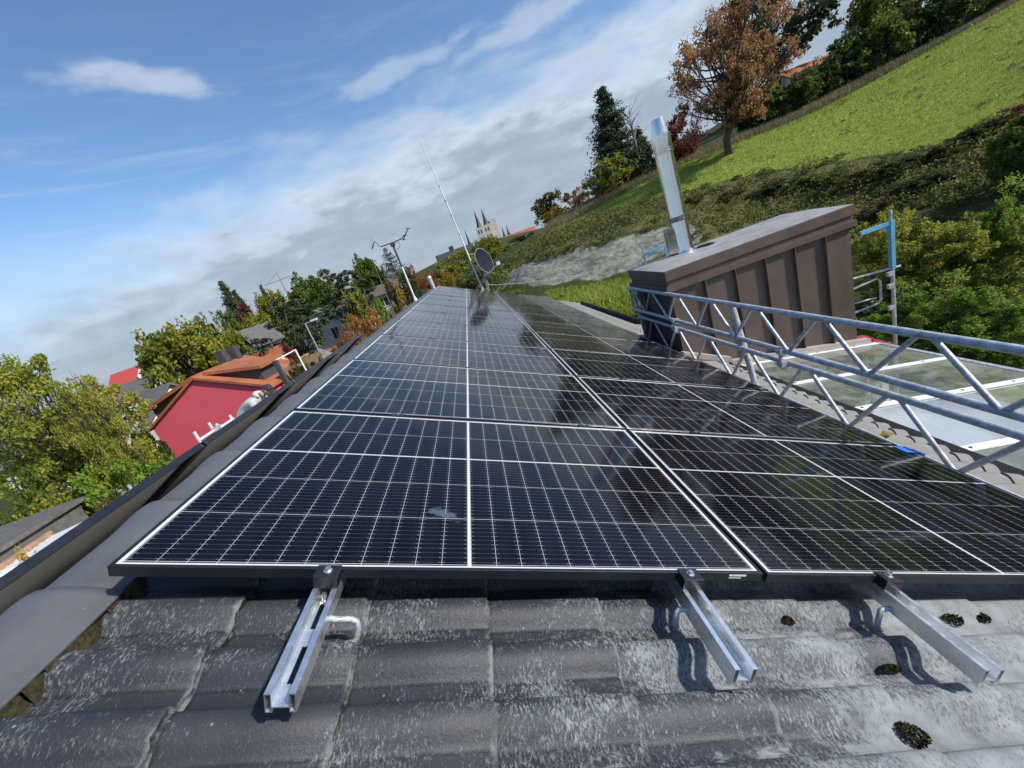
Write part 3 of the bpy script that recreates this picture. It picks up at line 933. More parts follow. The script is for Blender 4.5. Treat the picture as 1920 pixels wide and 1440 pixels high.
def make_module(sticker=False):
    root = empty('solar_panel')
    f = MB(); lw = 0.0105
    f.box(0, PW, 0, lw, -0.03, 0); f.box(0, PW, PH - lw, PH, -0.03, 0)
    f.box(0, lw, lw, PH - lw, -0.03, 0); f.box(PW - lw, PW, lw, PH - lw, -0.03, 0)
    # lower flanges turned inwards
    f.box(lw, PW - lw, lw, lw + 0.02, -0.03, -0.028); f.box(lw, PW - lw, PH - lw - 0.02, PH - lw, -0.03, -0.028)
    fo = f.build('frame', MT['black'], root)
    bv = fo.modifiers.new('bevel', 'BEVEL'); bv.width = 0.0012; bv.segments = 1; bv.limit_method = 'ANGLE'
    g = MB()
    g.add([(lw, lw, -0.0018), (PW - lw, lw, -0.0018), (PW - lw, PH - lw, -0.0018), (lw, PH - lw, -0.0018)], [(0, 1, 2, 3)])
    g.uv = [(p[0], p[1]) for p in g.v]
    g.build('cell_glass', MT['cells'], root, fix=False)
    k = MB()
    k.box(lw, PW - lw, lw, PH - lw, -0.0075, -0.0060)
    k.box(PW / 2 - 0.05, PW / 2 + 0.05, PH - 0.09, PH - 0.03, -0.022, -0.0075)
    k.build('backsheet', MT['backsheet'], root)
    if sticker:
        jq = random.Random(5); q_ = MB()
        for k_ in range(90):
            t_ = jq.random(); cx_, cy_ = 0.755 + 0.075 * t_ + jq.gauss(0, .006), 0.268 - 0.035 * t_ * t_ + jq.gauss(0, .009); r_ = jq.uniform(.003, .009)
            q_.add([(cx_ + r_ * 1.6 * math.cos(a_), cy_ + r_ * math.sin(a_), -0.0014 + 0.000004 * k_) for a_ in np.linspace(0, 5.6, 7)], [tuple(range(7))])
        q_.build('wipe_mark', MT['smudge'], root, fix=False)
        s_ = MB(); s_.box(1.645, 1.70, -0.0006, -0.0002, -0.012, -0.006); s_.box(1.645, 1.685, -0.0006, -0.0002, -0.019, -0.0165)
        s_.build('sticker', MT['white'], root)
    return root


ORD = ['first', 'second', 'third', 'fourth', 'fifth', 'sixth', 'seventh', 'eighth', 'ninth', 'tenth', 'eleventh']
mod0 = make_module(); mod1 = make_module(True)
PV, PU = 1.116, 1.766
used = False
for r in range(11):
    for c in range(2):
        if r == 0 and c == 0: o = mod1
        elif not used: o = mod0; used = True
        else: o = copy_tree(mod0)
        jr = random.Random(r * 7 + c)
        o.matrix_basis = ARR @ Matrix.Translation(Vector((c * PU, r * PV + (-0.004 if c else 0), jr.uniform(-.0012, .0012)))) @ Matrix.Rotation(jr.uniform(-.0012, .0012), 4, 'Y') @ Matrix.Rotation(jr.uniform(-.0012, .0012), 4, 'X')
        where = 'upper row by the ridge' if c == 0 else 'lower row by the girders'
        tag(o, 'black framed solar panel, %s from the front in the %s' % (ORD[r], where), 'solar panel', 'solar panels on the near roof slope')
mod1['label'] = 'large black solar panel at the front left corner with pale sticker on its frame'
for r in range(4):
    for c in range(2):
        o = copy_tree(mod0)
        o.matrix_basis = ARL @ Matrix.Translation(Vector((c * PU, -(r + 1) * PV, 0)))
        tag(o, 'solar panel beyond the ridge, seen edge on, %s from the front in the %s' % (ORD[r], 'top row' if c == 0 else 'lower row'), 'solar panel', 'solar panels on the far roof slope')


# ------------------------------------------------------------------ mounting rails with clamps and roof hooks
def make_rail(uc, v0, v1, front=True):
    root = empty('mounting_rail'); w = 0.029; zt, zb = -0.0305, -0.078
    m = MB()
    for s_ in (-1, 1):
        xo, xi = s_ * w, s_ * (w - 0.013)
        a, b = min(xo, xi), max(xo, xi)
        t = 0.0022
        m.box(a, a + t, v0, v1, zb, zt); m.box(b - t, b, v0, v1, zb, zt)
        m.box(a + t, b - t, v0, v1, zt - t, zt); m.box(a + t, b - t, v0, v1, zb, zb + t)
    zi = zb + 0.012; wi = w - 0.013
    # channel floor with long slots
    sl = 0.085; gap = 0.045; v = v0
    m.box(-wi, -0.007, v0, v1, zi, zi + 0.0025); m.box(0.007, wi, v0, v1, zi, zi + 0.0025)
    while v < min(v1, v0 + 1.2):
        m.box(-0.007, 0.007, v, min(v + gap, v1), zi, zi + 0.0025); v += gap + sl
    m.box(-0.007, 0.007, v, v1, zi, zi + 0.0025)
    m.build('channel', MT['alu'], root)
    if front:
        c = MB()
        c.box(-0.03, 0.03, -0.034, -0.0008, -0.0300, 0.0035); c.box(-0.03, 0.03, -0.0008, 0.011, 0.0006, 0.0035)
        co = c.build('end_clamp', MT['black'], root)
        bv = co.modifiers.new('bevel', 'BEVEL'); bv.width = 0.003; bv.segments = 2
        bb = MB()
        bb.tube((0, -0.010, 0.0036), (0, -0.010, 0.0050), 0.011, n=18); bb.tube((0, -0.010, 0.0050), (0, -0.010, 0.0125), 0.0075, n=6)
        bb.build('bolt', MT['bolt'], co)
    for r in range(1, 11):
        vm = r * PV - 0.01
        if vm > v1: break
        k = MB(); k.box(-0.03, 0.03, vm - 0.016, vm + 0.016, 0.0006, 0.0035); k.box(-0.03, 0.03, vm - 0.0085, vm + 0.0085, -0.030, 0.0004)
        ko = k.build('mid_clamp', MT['black'], root)
        q = MB(); q.tube((0, vm, 0.0036), (0, vm, 0.010), 0.0075, n=8); q.build('bolt', MT['bolt'], ko)
    root.matrix_basis = ARR @ Matrix.Translation(Vector((uc, 0, 0)))
    return root


rails = []
for uc, lab, fr in [(0.5145, 'slotted aluminium mounting rail with a bolt inside, leftmost of the three open rail ends', -0.298), (1.513, 'aluminium mounting rail sticking out below the pale sticker, middle of the three', -0.272),
                    (2.174, 'aluminium mounting rail sticking out near the moss, right of the three', -0.290), (3.17, 'aluminium mounting rail hidden under the outer edge of the lower panel row', -0.27)]:
    r = make_rail(uc, fr, 12.3)
    tag(r, lab, 'mounting rail', 'rails under the solar panels')


def hook(uc, vs, side, k=1.0):
    h = MB()
    zt = -0.072
    pts = [(uc + side * 0.005, vs, zt + 0.01), (uc + side * 0.04 * k, vs, zt), (uc + side * 0.078 * k, vs + .002, zt - 0.002), (uc + side * 0.090 * k, vs + 0.001, zt - 0.008),
           (uc + side * 0.094 * k, vs - 0.003, zt - 0.020), (uc + side * 0.093 * k, vs - 0.006, zt - 0.048), (uc + side * 0.086 * k, vs - 0.008, zt - 0.062), (uc + side * 0.055 * k, vs - 0.006, zt - 0.072)]
    h.path([roofpt(*p) for p in pts], 0.0075, 10)
    return h.build('roof_hook', MT['galv'], smooth=True)


tag(hook(0.5145, -0.088, 1), 'bent grey steel roof hook holding the left rail above the tiles', 'roof hook')
tag(hook(1.513, -0.062, -1, 0.55), 'bent grey steel roof hook half hidden beside the middle rail', 'roof hook')
tag(hook(2.174, -0.062, -1, 0.58), 'bent grey steel roof hook beside the right rail near the moss', 'roof hook')
hb = MB()
hb.tube(roofpt(0.5145, -0.045, -0.062), roofpt(0.5145, -0.045, -0.036), 0.0055, n=10)
hb.tube(roofpt(0.5145, -0.045, -0.0635), roofpt(0.5145, -0.045, -0.054), 0.010, n=6)
tag(hb.build('hook_bolt', MT['bolt']), 'silver threaded bolt standing inside the left rail channel', 'bolt')

def add_leaf(mb, c, size, rs, tint, flat=0.5, asp=0.6):
    """one bent leaf: two triangles-pairs"""
    n = Vector((rs.gauss(0, 1), rs.gauss(0, 1), rs.gauss(flat, 0.8)))
    n = n.normalized() if n.length > 1e-4 else Vector((0, 0, 1))
    a = n.orthogonal().normalized()
    a = (Matrix.Rotation(rs.uniform(0, 6.28), 3, n) @ a)
    b = n.cross(a)
    l, w = size * rs.uniform(0.75, 1.25), size * asp
    i = len(mb.v)
    p0 = c - a * l * 0.5; p1 = c + b * w * 0.5 - n * 0.06 * l; p2 = c + a * l * 0.5 - n * 0.10 * l; p3 = c - b * w * 0.5 - n * 0.06 * l
    mb.v += [tuple(p0), tuple(p1), tuple(p2), tuple(p3)]
    mb.f.append([i, i + 1, i + 2, i + 3]); mb.t.append(tint); mb.m.append(0)


# moss clumps, leaf, tape
for k, (u, v, lu, lv, lab) in enumerate([(2.463, -0.018, 0.075, 0.034, 'large dark moss clump below the front panel edge, left of a smaller one'), (2.585, -0.018, 0.05, 0.028, 'dark moss clump below the panel edge, at the right edge of the pair'), (1.925, -0.345, 0.055, 0.036, 'dark moss lump on the pale lichen tiles at the lower right'),
                                      (2.045, -0.185, 0.05, 0.014, 'thin dark moss strip on the pale tiles between middle and right rails'), (1.863, -0.024, 0.03, 0.02, 'small brown moss patch on the tiles between the middle and right rails')]):
    jr = random.Random(k); mb = MB()
    for _ in range(420):
        a_ = jr.uniform(0, 6.283); rr = math.sqrt(jr.random()) * (1 + 0.15 * math.sin(3 * a_ + k))
        uu, v2 = u + lu * 0.62 * rr * math.cos(a_), v + lv * 0.75 * rr * math.sin(a_)
        hgt = 0.013 * (1 - rr * rr * 0.8) * jr.uniform(0.3, 1.1)
        c_ = roofpt(uu, v2, NT_ - 0.030 + hgt)
        add_leaf(mb, c_, 0.009, jr, jr.random(), 0.4, 0.6)
    for _ in range(26):
        uu, v2 = u + jr.gauss(0, lu * 0.9), v + jr.gauss(0, lv * 0.9)
        c_ = roofpt(uu, v2, NT_ - 0.024)
    tag(mb.build('moss_clump', MT['moss']), lab, 'moss', 'moss clumps on the front tiles')
lf = MB()
c = roofpt(4.06, 1.60, NT_ + 0.008)
lf.add([c + Vector((-0.05, 0.02, 0.0)), c + Vector((0.0, -0.03, 0.012)), c + Vector((0.055, 0.0, -0.01)), c + Vector((0.0, 0.04, 0.02)), c + Vector((0, 0, -0.004))], [(0, 1, 4), (1, 2, 4), (2, 3, 4), (3, 0, 4)], 0.3)
tag(lf.build('fallen_leaf', MT['l_yellow']), 'yellow fallen leaf on the tiles beside the lower panel row', 'leaf')
tp = MB()
tp.box(3.44, 3.535, 0.99, 1.075, 0.0012, 0.0022, ARR); tp.box(3.53, 3.56, 0.98, 1.05, -0.012, 0.0008, ARR)
tag(tp.build('blue_tape', MT['tape']), 'scrap of blue tape on the outer panel edge by the lattice girder', 'tape')


# ------------------------------------------------------------------ lattice girders and posts on the eave
def girder(name, X, zt, zb, ya, yb, bot0, top0, label, legs=True, cut=None):
    root = empty(name, (X, (ya + yb) / 2, zb - 0.024))
    off = (-X, -(ya + yb) / 2, -(zb - 0.024))

    def part(nm, mb, mat=MT['galv']):
        return mb.build(nm, mat, root, smooth=True, loc=off, angle=R_(40))
    a = MB(); a.tube((X, ya, zt), (X, yb, zt), 0.0242, n=16); part('top_chord', a)
    a = MB(); a.tube((X, ya, zb), (X, yb, zb), 0.0242, n=16); part('bottom_chord', a)
    k = 0
    per = 0.72
    y = bot0
    while y < yb - 0.05:
        for s_ in (-1, 1):
            yt = y + s_ * (per / 2 - 0.045)
            if ya < yt < yb:
                d = MB(); d.tube((X, y + s_ * 0.018, zb + 0.015), (X, yt, zt - 0.015), 0.0165, n=10, caps=False); part('diagonal', d)
        y += per
    d = MB(); d.tube((X, yb - 0.04, zb), (X, yb - 0.04, zt), 0.017, n=10); part('end_post', d)
    tag(root, label, 'lattice girder', 'lattice girders along the eave')
    return root


g1 = girder('lattice_girder', 3.38, 6.168, 5.815, -2.1, 5.55, 0.75 - 0.72 * 3, 0, 'grey galvanised lattice girder, the upper of two stacked along the eave')
g2 = girder('lattice_girder', 3.405, 5.690, 5.296, -2.1, 5.42, 0.97 - 0.72 * 4, 0, 'grey galvanised lattice girder, the lower of two, standing on the tiles at the panel edge')


def coupler(Y, za, zb, lab):
    m = MB()
    for z in (za, zb):
        m.tube((3.36, Y - 0.03, z), (3.36, Y + 0.03, z), 0.034, n=12)
        m.box(3.35, 3.42, Y - 0.02, Y + 0.02, z - 0.045, z + 0.02)
    m.tube((3.345, Y, zb), (3.345, Y, za), 0.012, n=8)
    m.tube((3.31, Y + 0.02, zb + 0.02), (3.36, Y + 0.02, zb + 0.02), 0.011, n=6)
    tag(m.build('tube_coupler', MT['galv']), lab, 'coupler', 'couplers tying the two girders')


coupler(2.25, 5.815, 5.690, 'nearer steel tube coupler clamping the two lattice girders together')
coupler(4.14, 5.815, 5.690, 'farther steel tube coupler clamping the two girders in front of the box')
ps = MB(); ps.tube((3.45, 2.80, roofpt(3.93, 0, NT_).z - 0.01), (3.435, 2.97, 6.15), 0.030, n=14)
tag(ps.build('guard_post', MT['galv'], smooth=True, angle=R_(40)), 'thick grey steel post standing on the tiles behind the girders', 'post')
ps = MB(); ps.tube((3.44, 5.42, roofpt(3.9, 0, NT_).z - 0.02), (3.43, 5.52, 6.14), 0.026, n=14)
tag(ps.build('guard_post', MT['galv'], smooth=True, angle=R_(40)), 'grey steel post at the far end of the lattice girders by the box', 'post')
fo = MB(); jr = random.Random(11)
bc = roofpt(3.62, 5.75, NT_ + 0.005)
for k in range(26):
    p = bc + Vector((jr.uniform(-.12, .14), jr.uniform(-.12, .16), jr.uniform(0.0, .06)))
    q = [p + Vector((jr.uniform(-.06, .06), jr.uniform(-.06, .06), jr.uniform(-.03, .03))) for _ in range(3)]
    fo.add(q, [(0, 1, 2)])
tag(fo.build('plastic_foil', MT['foil']), 'crumpled pale plastic foil lying on the tiles by the dark end of the box', 'foil')

# ------------------------------------------------------------------ clad chimney box and flue
BX0, BX1, BY0, BY1 = 3.45, 6.0, 4.30, 5.48
box = empty('clad_box', ((BX0 + BX1) / 2, (BY0 + BY1) / 2, 4.3))
BO = tuple(-c for c in box.location)
b = MB(); b.box(BX0 + 0.02, BX1 - 0.02, BY0, BY1, 4.25, 6.20)
b.build('wall', MT['brownmetal'], box, loc=BO)
for sx in [3.92, 4.34, 4.76, 5.17, 5.60]:
    s_ = MB(); s_.box(sx - 0.005, sx + 0.005, BY0 - 0.054, BY0 - 0.0005, 4.3, 6.165)
    s_.build('seam', MT['brownmetal'], box, loc=BO)
for sy in [4.72, 5.12]:
    s_ = MB(); s_.box(BX0 - 0.015, BX0 + 0.0195, sy - 0.005, sy + 0.005, 5.0, 6.165)
    s_.build('seam', MT['brownmetal'], box, loc=BO)
c = MB(); c.box(BX0 - 0.045, BX1 + 0.045, BY0 - 0.05, BY1 + 0.05, 6.165, 6.235)
c.box(BX0 - 0.01, BX1 + 0.01, BY0 - 0.012, BY1 + 0.012, 6.235, 6.305)
lip = c.build('lower_trim', MT['brownmetal'], box, loc=BO)
c = MB(); c.box(BX0 - 0.03, BX1 + 0.03, BY0 - 0.035, BY1 + 0.035, 6.305, 6.44)
capb = c.build('cap', MT['brownmetal'], box, loc=BO)
bv = capb.modifiers.new('bevel', 'BEVEL'); bv.width = 0.006; bv.segments = 2
c = MB(); nxx = 24; nyy = 10; jr = random.Random(2)
vs = []
for j in range(nyy + 1):
    for i in range(nxx + 1):
        x = BX0 - 0.03 + (BX1 - BX0 + 0.06) * i / nxx; y = BY0 - 0.035 + (BY1 - BY0 + 0.07) * j / nyy
        edge = i in (0, nxx) or j in (0, nyy)
        vs.append((x, y, 6.443 + (0 if edge else 0.006 + jr.uniform(0, .006) + 0.02 * math.sin(math.pi * j / nyy))))
c.add(vs, [(j * (nxx + 1) + i, j * (nxx + 1) + i + 1, (j + 1) * (nxx + 1) + i + 1, (j + 1) * (nxx + 1) + i) for j in range(nyy) for i in range(nxx)])
c.build('cap_sheet', MT['captop'], box, smooth=True, loc=BO)
# flashing at the foot of the wall
c = MB()
c.prism([(BX0 - 0.02, 5.33), (4.07, 5.02), (4.07, 4.94), (BX0 - 0.02, 5.25)], 1, BY0 - 0.10, BY0 - 0.004)
c.prism([(4.07, 4.965), (6.10, 4.555), (6.10, 4.475), (4.07, 4.885)], 1, BY0 - 0.09, BY0 - 0.004)
c.build('foot_flashing', simple('pale_flashing', (0.42, 0.37, 0.33), 0.6, 0.1, 0.15, 6), box, loc=BO)
tag(box, 'flat topped box clad in brown standing seam metal, carrying the flue', 'roof box')

FX, FY, FZ = 4.20, 5.16, 6.455
flue = empty('flue_pipe', (FX, FY, FZ))
p = MB(); p.lathe([(0.165, 0), (0.165, 0.012), (0.135, 0.02), (0.122, 0.06), (0.122, 1.62)], n=40)
p.build('pipe', MT['steel'], flue, smooth=True, angle=R_(35))
p = MB(); p.lathe([(0.129, 1.44), (0.130, 1.47), (0.130, 1.60), (0.129, 1.625), (0.113, 1.63), (0.112, 1.65), (0.088, 1.83), (0.080, 1.83), (0.095, 1.66), (0.0, 1.66)], n=40)
p.build('outlet_cone', MT['steel'], flue, smooth=True, angle=R_(35))
for z in (0.50, 1.42):
    p = MB(); p.lathe([(0.122, z - 0.034), (0.136, z - 0.034), (0.136, z - 0.016), (0.127, z - 0.010), (0.127, z + 0.010), (0.136, z + 0.016), (0.136, z + 0.034), (0.122, z + 0.034)], n=40)
    p.box(-0.155, -0.12, -0.02, 0.02, z - 0.02, z + 0.02)
    p.build('clamp_band', MT['steel'], flue, smooth=True, angle=R_(35))
p = MB(); p.box(-0.235, -0.09, -0.085, 0.085, 0.03, 0.40)
ib = p.build('inspection_box', MT['steel'], flue)
bv = ib.modifiers.new('bevel', 'BEVEL'); bv.width = 0.012; bv.segments = 2
p = MB(); p.box(-0.215, -0.115, -0.094, -0.086, 0.07, 0.36); p.tube((-0.165, -0.094, 0.29), (-0.165, -0.112, 0.29), 0.014, n=10); p.tube((-0.165, -0.094, 0.14), (-0.165, -0.112, 0.14), 0.014, n=10)
p.build('hatch', MT['steel'], ib)
flue.rotation_euler = (0.0, R_(-1.0), R_(-20))
tag(flue, 'tall shiny stainless steel flue pipe with conical tip on the brown box', 'flue pipe')
cw_ = MB()
cw_.lathe([(0.0, 0.018), (0.10, 0.018), (0.13, 0.004), (0.15, 0.0)], (4.44, 5.02, 6.468), 20)
tag(cw_.build('lead_patch', MT['rubber'], smooth=True), 'round dark rubber patch on the box top beside the flue', 'roof patch')

# ------------------------------------------------------------------ glazed canopy below the eave
GXa, GZa, GXb, GZb = 4.06, 4.872, 6.17, 4.45


def gz(x): return GZa + (GZb - GZa) * (x - GXa) / (GXb - GXa)


can = empty('glass_canopy', (5.1, 1.0, gz(5.1)))
CO = tuple(-c for c in can.location)
bars = [4.20, 3.29, 2.44, 1.54, 0.66, -0.22, -1.1, -2.0]
for i in range(len(bars) - 1):
    g = MB()
    y0, y1 = bars[i + 1] + 0.004, bars[i] - 0.004
    g.add([(GXa - 0.02, y0, gz(GXa - 0.02)), (GXb, y0, gz(GXb)), (GXb, y1, gz(GXb)), (GXa - 0.02, y1, gz(GXa - 0.02))], [(0, 1, 2, 3)])
    g.build('glass_pane', MT['canopy'], can, loc=CO)
for y in bars:
    m = MB()
    m.prism([(GXa - 0.06, gz(GXa - 0.06) + 0.004), (GXb + 0.01, gz(GXb) + 0.004), (GXb + 0.01, gz(GXb) + 0.014), (GXa - 0.06, gz(GXa - 0.06) + 0.014)], 1, y - 0.038, y + 0.038)
    m.prism([(GXa - 0.06, gz(GXa - 0.06) - 0.09), (GXb, gz(GXb) - 0.09), (GXb, gz(GXb) - 0.004), (GXa - 0.06, gz(GXa - 0.06) - 0.004)], 1, y - 0.025, y + 0.025)
    bo = m.build('glazing_bar', MT['white'], can, loc=CO)
    sc_ = MB()
    for t in (0.08, 0.33, 0.58, 0.84):
        x = GXa + (GXb - GXa) * t
        sc_.tube((x, y, gz(x) + 0.014), (x, y, gz(x) + 0.019), 0.012, n=8)
    sc_.build('screw', MT['dark'], bo)
m = MB(); m.box(GXb + 0.012, GXb + 0.06, -2.05, 4.22, GZb - 0.11, GZb + 0.006)
m.build('front_beam', MT['galv'], can, loc=CO)
m = MB()
for y in (-2.0, 1.1, 4.1): m.box(GXb - 0.10, GXb - 0.0, y - 0.05, y + 0.05, 0.8, GZb - 0.115)
m.build('support_post', MT['white'], can, loc=CO)
tag(can, 'dirty glass canopy with white glazing bars below the tiled eave', 'glass roof')
tb = MB(); tb.box(3.5, 6.6, -2.4, 5.5, 0.4, 1.92)
tag(tb.build('terrace', MT['gravel']), 'grey paved terrace under the glass canopy', None, kind='structure')

# ------------------------------------------------------------------ scaffold frames (right and behind the box)
sf = empty('pipe_scaffold', (6.70, 4.45, 1.9))
SO = tuple(-c for c in sf.location)
m = MB(); m.tube((6.70, 4.44, 1.6), (6.70, 4.44, 5.35), 0.024, n=12); m.build('lower_post', MT['galv'], sf, smooth=True, loc=SO, angle=R_(40))
m = MB(); m.box(6.672, 6.728, 4.412, 4.468, 5.35, 6.02); m.box(6.25, 6.672, 4.42, 4.46, 5.965, 6.015)
m.prism([(6.672, 5.965), (6.56, 5.965), (6.672, 5.83)], 1, 4.435, 4.445); m.build('blue_bracket', MT['blue'], sf, loc=SO)
m = MB(); m.tube((6.70, 4.44, 6.02), (6.70, 4.44, 6.16), 0.019, n=12); m.build('spigot', MT['galv'], sf, smooth=True, loc=SO, angle=R_(40))
m = MB()
for za, zb_ in ((5.36, 5.36),):
    m.tube((6.12, 4.62, za), (6.80, 4.42, zb_), 0.016, n=8)
m.path([(6.16, 4.60, 5.19), (6.52, 4.50, 5.27), (6.56, 4.49, 5.22), (6.56, 4.49, 4.95), (6.52, 4.50, 4.90), (6.16, 4.60, 4.83)], 0.017, 8)
m.path([(6.18, 4.6, 5.36), (6.18, 4.6, 5.05), (6.24, 4.58, 4.99), (6.50, 4.5, 4.99)], 0.012, 8)
m.tube((6.16, 4.60, 5.19), (6.16, 4.60, 4.6), 0.014, n=8)
m.build('guard_rail', MT['galv'], sf, smooth=True, loc=SO, angle=R_(40))
m = MB()
for z in (5.30, 5.12, 4.80): m.box(6.60, 6.69, 4.40, 4.44, z - 0.03, z + 0.03)
m.build('wedge_coupler', MT['galv'], sf, loc=SO)
tag(sf, 'grey and light blue scaffold frame standing beyond the glass canopy', 'scaffold')
m = MB(); m.box(6.22, 6.62, 4.40, 4.9, 4.19, 4.27); m.box(6.27, 6.45, 4.52, 4.72, 4.271, 4.39)
ck_ = m.build('red_crate', [MT['redbox']])
m = MB(); m.tube((6.42, 4.65, 0.7), (6.42, 4.65, 4.186), 0.03, n=8); m.build('stand', MT['galv'], ck_)
tag(ck_, 'red plastic crate on a shelf at the right foot of the brown box', 'crate')

p0 = at(1203, 458, 10.5); p1 = at(1240, 457, 10.5)
sl = empty('pipe_scaffold', (p0.x, p0.y, 2.0))
so = tuple(-c for c in sl.location)
m = MB(); m.tube((p0.x, p0.y, 2.0), p0, 0.022, n=10); m.build('post', MT['galv'], sl, loc=so)
m = MB(); a = at(1206, 475, 10.5)
d = Vector((0.55, 0.0, 0.0))
m.box(a.x, a.x + 0.62, a.y - 0.02, a.y + 0.02, a.z - 0.03, a.z + 0.02); m.box(a.x + 0.57, a.x + 0.62, a.y - 0.022, a.y + 0.022, a.z - 1.2, a.z - 0.03)
m.prism([(a.x + 0.02, a.z - 0.03), (a.x + 0.16, a.z - 0.03), (a.x + 0.02, a.z - 0.20)], 1, a.y - 0.005, a.y + 0.005)
m.build('blue_bracket', MT['blue'], sl, loc=so)
tag(sl, 'small blue scaffold bracket with grey post behind the left end of the box', 'scaffold')

# ------------------------------------------------------------------ left scaffold deck, worker
dk = empty('scaffold_deck', (-4.75, 7.0, 0))
do = tuple(-c for c in dk.location)
for i in range(4):
    m = MB(); m.box(-5.3 + i * 0.25, -5.3 + i * 0.25 + 0.235, 2.5, 12.4, 4.86, 4.905); m.build('plank', MT['plank'], dk, loc=do)
PYS = [3.0, 5.6, 8.2, 10.8]
for y in PYS:
    m = MB(); m.tube((-5.36, y, -0.6), (-5.36, y, 5.9), 0.024, n=10); m.tube((-4.28, y, -0.6), (-4.28, y, 4.84), 0.024, n=10); m.tube((-5.36, y, 4.82), (-4.28, y, 4.82), 0.02, n=8)
    m.build('upright', MT['galv'], dk, smooth=True, loc=do, angle=R_(40))
m = MB(); m.tube((-5.36, 2.6, 5.75), (-5.36, 12.3, 5.75), 0.02, n=8)
m.build('guard_rail', MT['galv'], dk, loc=do)
tag(dk, 'plank scaffold deck with grey posts along the far eave', 'scaffold')

# white bracket frame in front of the red wall
wf = empty('guard_bracket', (-4.6, 7.0, 4.9))
wo = tuple(-c for c in wf.location)
for y, zt_, zb_ in ((6.44, 6.22, 4.95), (6.88, 6.22, 5.9), (7.04, 6.13, 4.95), (7.51, 6.13, 4.95)):
    m = MB(); m.box(-4.616, -4.584, y - 0.016, y + 0.016, zb_, zt_); m.build('post', MT['white'], wf, loc=wo)
m = MB(); m.box(-4.582, -4.565, 6.43, 6.89, 6.035, 6.075); m.box(-4.582, -4.565, 7.02, 7.53, 6.015, 6.055); m.build('rail', MT['white'], wf, loc=wo)
m = MB(); m.box(-4.58, -4.56, 6.85, 7.06, 5.93, 6.10); m.prism([(6.46, 6.03), (6.57, 6.03), (6.46, 5.86)], 0, -4.60, -4.592); m.build('gusset', MT['galv'], wf, loc=wo)
tag(wf, 'white metal guard rail bracket in front of the red wall', 'guard rail')

# steel frame farther along the left eave
f2 = empty('pipe_scaffold', (-4.6, 11.5, 4.9))
fo_ = tuple(-c for c in f2.location)


def onx(px, py, X):
    dr = at(px, py, 1) - CAM; t = (X - CAM.x) / dr.x
    return CAM + dr * t


pa, pb, pc = onx(553, 655, -4.75), onx(577, 700, -4.75), onx(513, 672, -4.75)
m = MB(); m.tube((pa.x, pa.y, 4.95), pa, 0.026, n=10); m.tube(pa + Vector((0, 0, -.02)), (pc.x, pc.y, pa.z - 0.03), 0.018, n=8); m.build('pale_post', MT['white'], f2, loc=fo_)
m = MB(); m.box(pc.x - 0.05, pc.x + 0.05, pc.y - 0.06, pc.y + 0.06, 4.95, pa.z - 0.02); m.build('dark_post', MT['dark'], f2, loc=fo_)
tag(f2, 'open scaffold frame of one pale and one dark post beyond the worker', 'scaffold')


def skin_body(name, joints, edges, radii, mat, parent, sub=2):
    me_ = bpy.data.meshes.new(name)
    me_.from_pydata(joints, edges, [])
    o = bpy.data.objects.new(name, me_)
    COL.objects.link(o); o.parent = parent
    me_.materials.append(mat)
    sk = o.modifiers.new('skin', 'SKIN'); sk.use_smooth_shade = True
    for i, r in enumerate(radii):
        v = me_.skin_vertices[0].data[i]
        v.radius = r if hasattr(r, '__len__') else (r, r)
        v.use_root = (i == 0)
    sb = o.modifiers.new('sub', 'SUBSURF'); sb.levels = sub; sb.render_levels = sub
    return o


# body local frame: x towards the roof, origin under the hips on the deck
wk = empty('person', (-4.62, 7.62, 4.905))
J = [(0, 0, 0.86), (0.16, 0.0, 1.04), (0.38, 0.01, 1.22), (0.60, 0.02, 1.33), (0.73, 0.03, 1.38),            # pelvis .. neck base
     (0.02, -0.10, 0.80), (0.26, -0.13, 0.52), (0.02, -0.13, 0.10), (0.16, -0.13, 0.05),                     # right leg
     (0.02, 0.10, 0.80), (0.30, 0.14, 0.50), (0.06, 0.14, 0.10), (0.20, 0.14, 0.05),                         # left leg
     (0.60, -0.19, 1.30), (0.70, -0.26, 1.06), (0.90, -0.18, 0.96), (0.98, -0.16, 0.96),                     # right arm
     (0.60, 0.23, 1.30), (0.74, 0.28, 1.06), (0.95, 0.22, 0.98), (1.03, 0.21, 0.98)]
E_ = [(0, 1), (1, 2), (2, 3), (3, 4), (0, 5), (5, 6), (6, 7), (7, 8), (0, 9), (9, 10), (10, 11), (11, 12), (3, 13), (13, 14), (14, 15), (15, 16), (3, 17), (17, 18), (18, 19), (19, 20)]
Rr = [0.15, 0.165, 0.185, 0.17, 0.08, 0.10, 0.075, 0.05, 0.045, 0.10, 0.075, 0.05, 0.045, 0.085, 0.06, 0.048, 0.045, 0.085, 0.06, 0.048, 0.045]
skin_body('hooded_top', J, E_, Rr, MT['cloth'], wk)
hd = MB()
hc = Vector((0.88, 0.05, 1.43)); tilt = Matrix.Rotation(R_(38), 4, 'Y')
vs = []; NTH, NPH = 18, 14
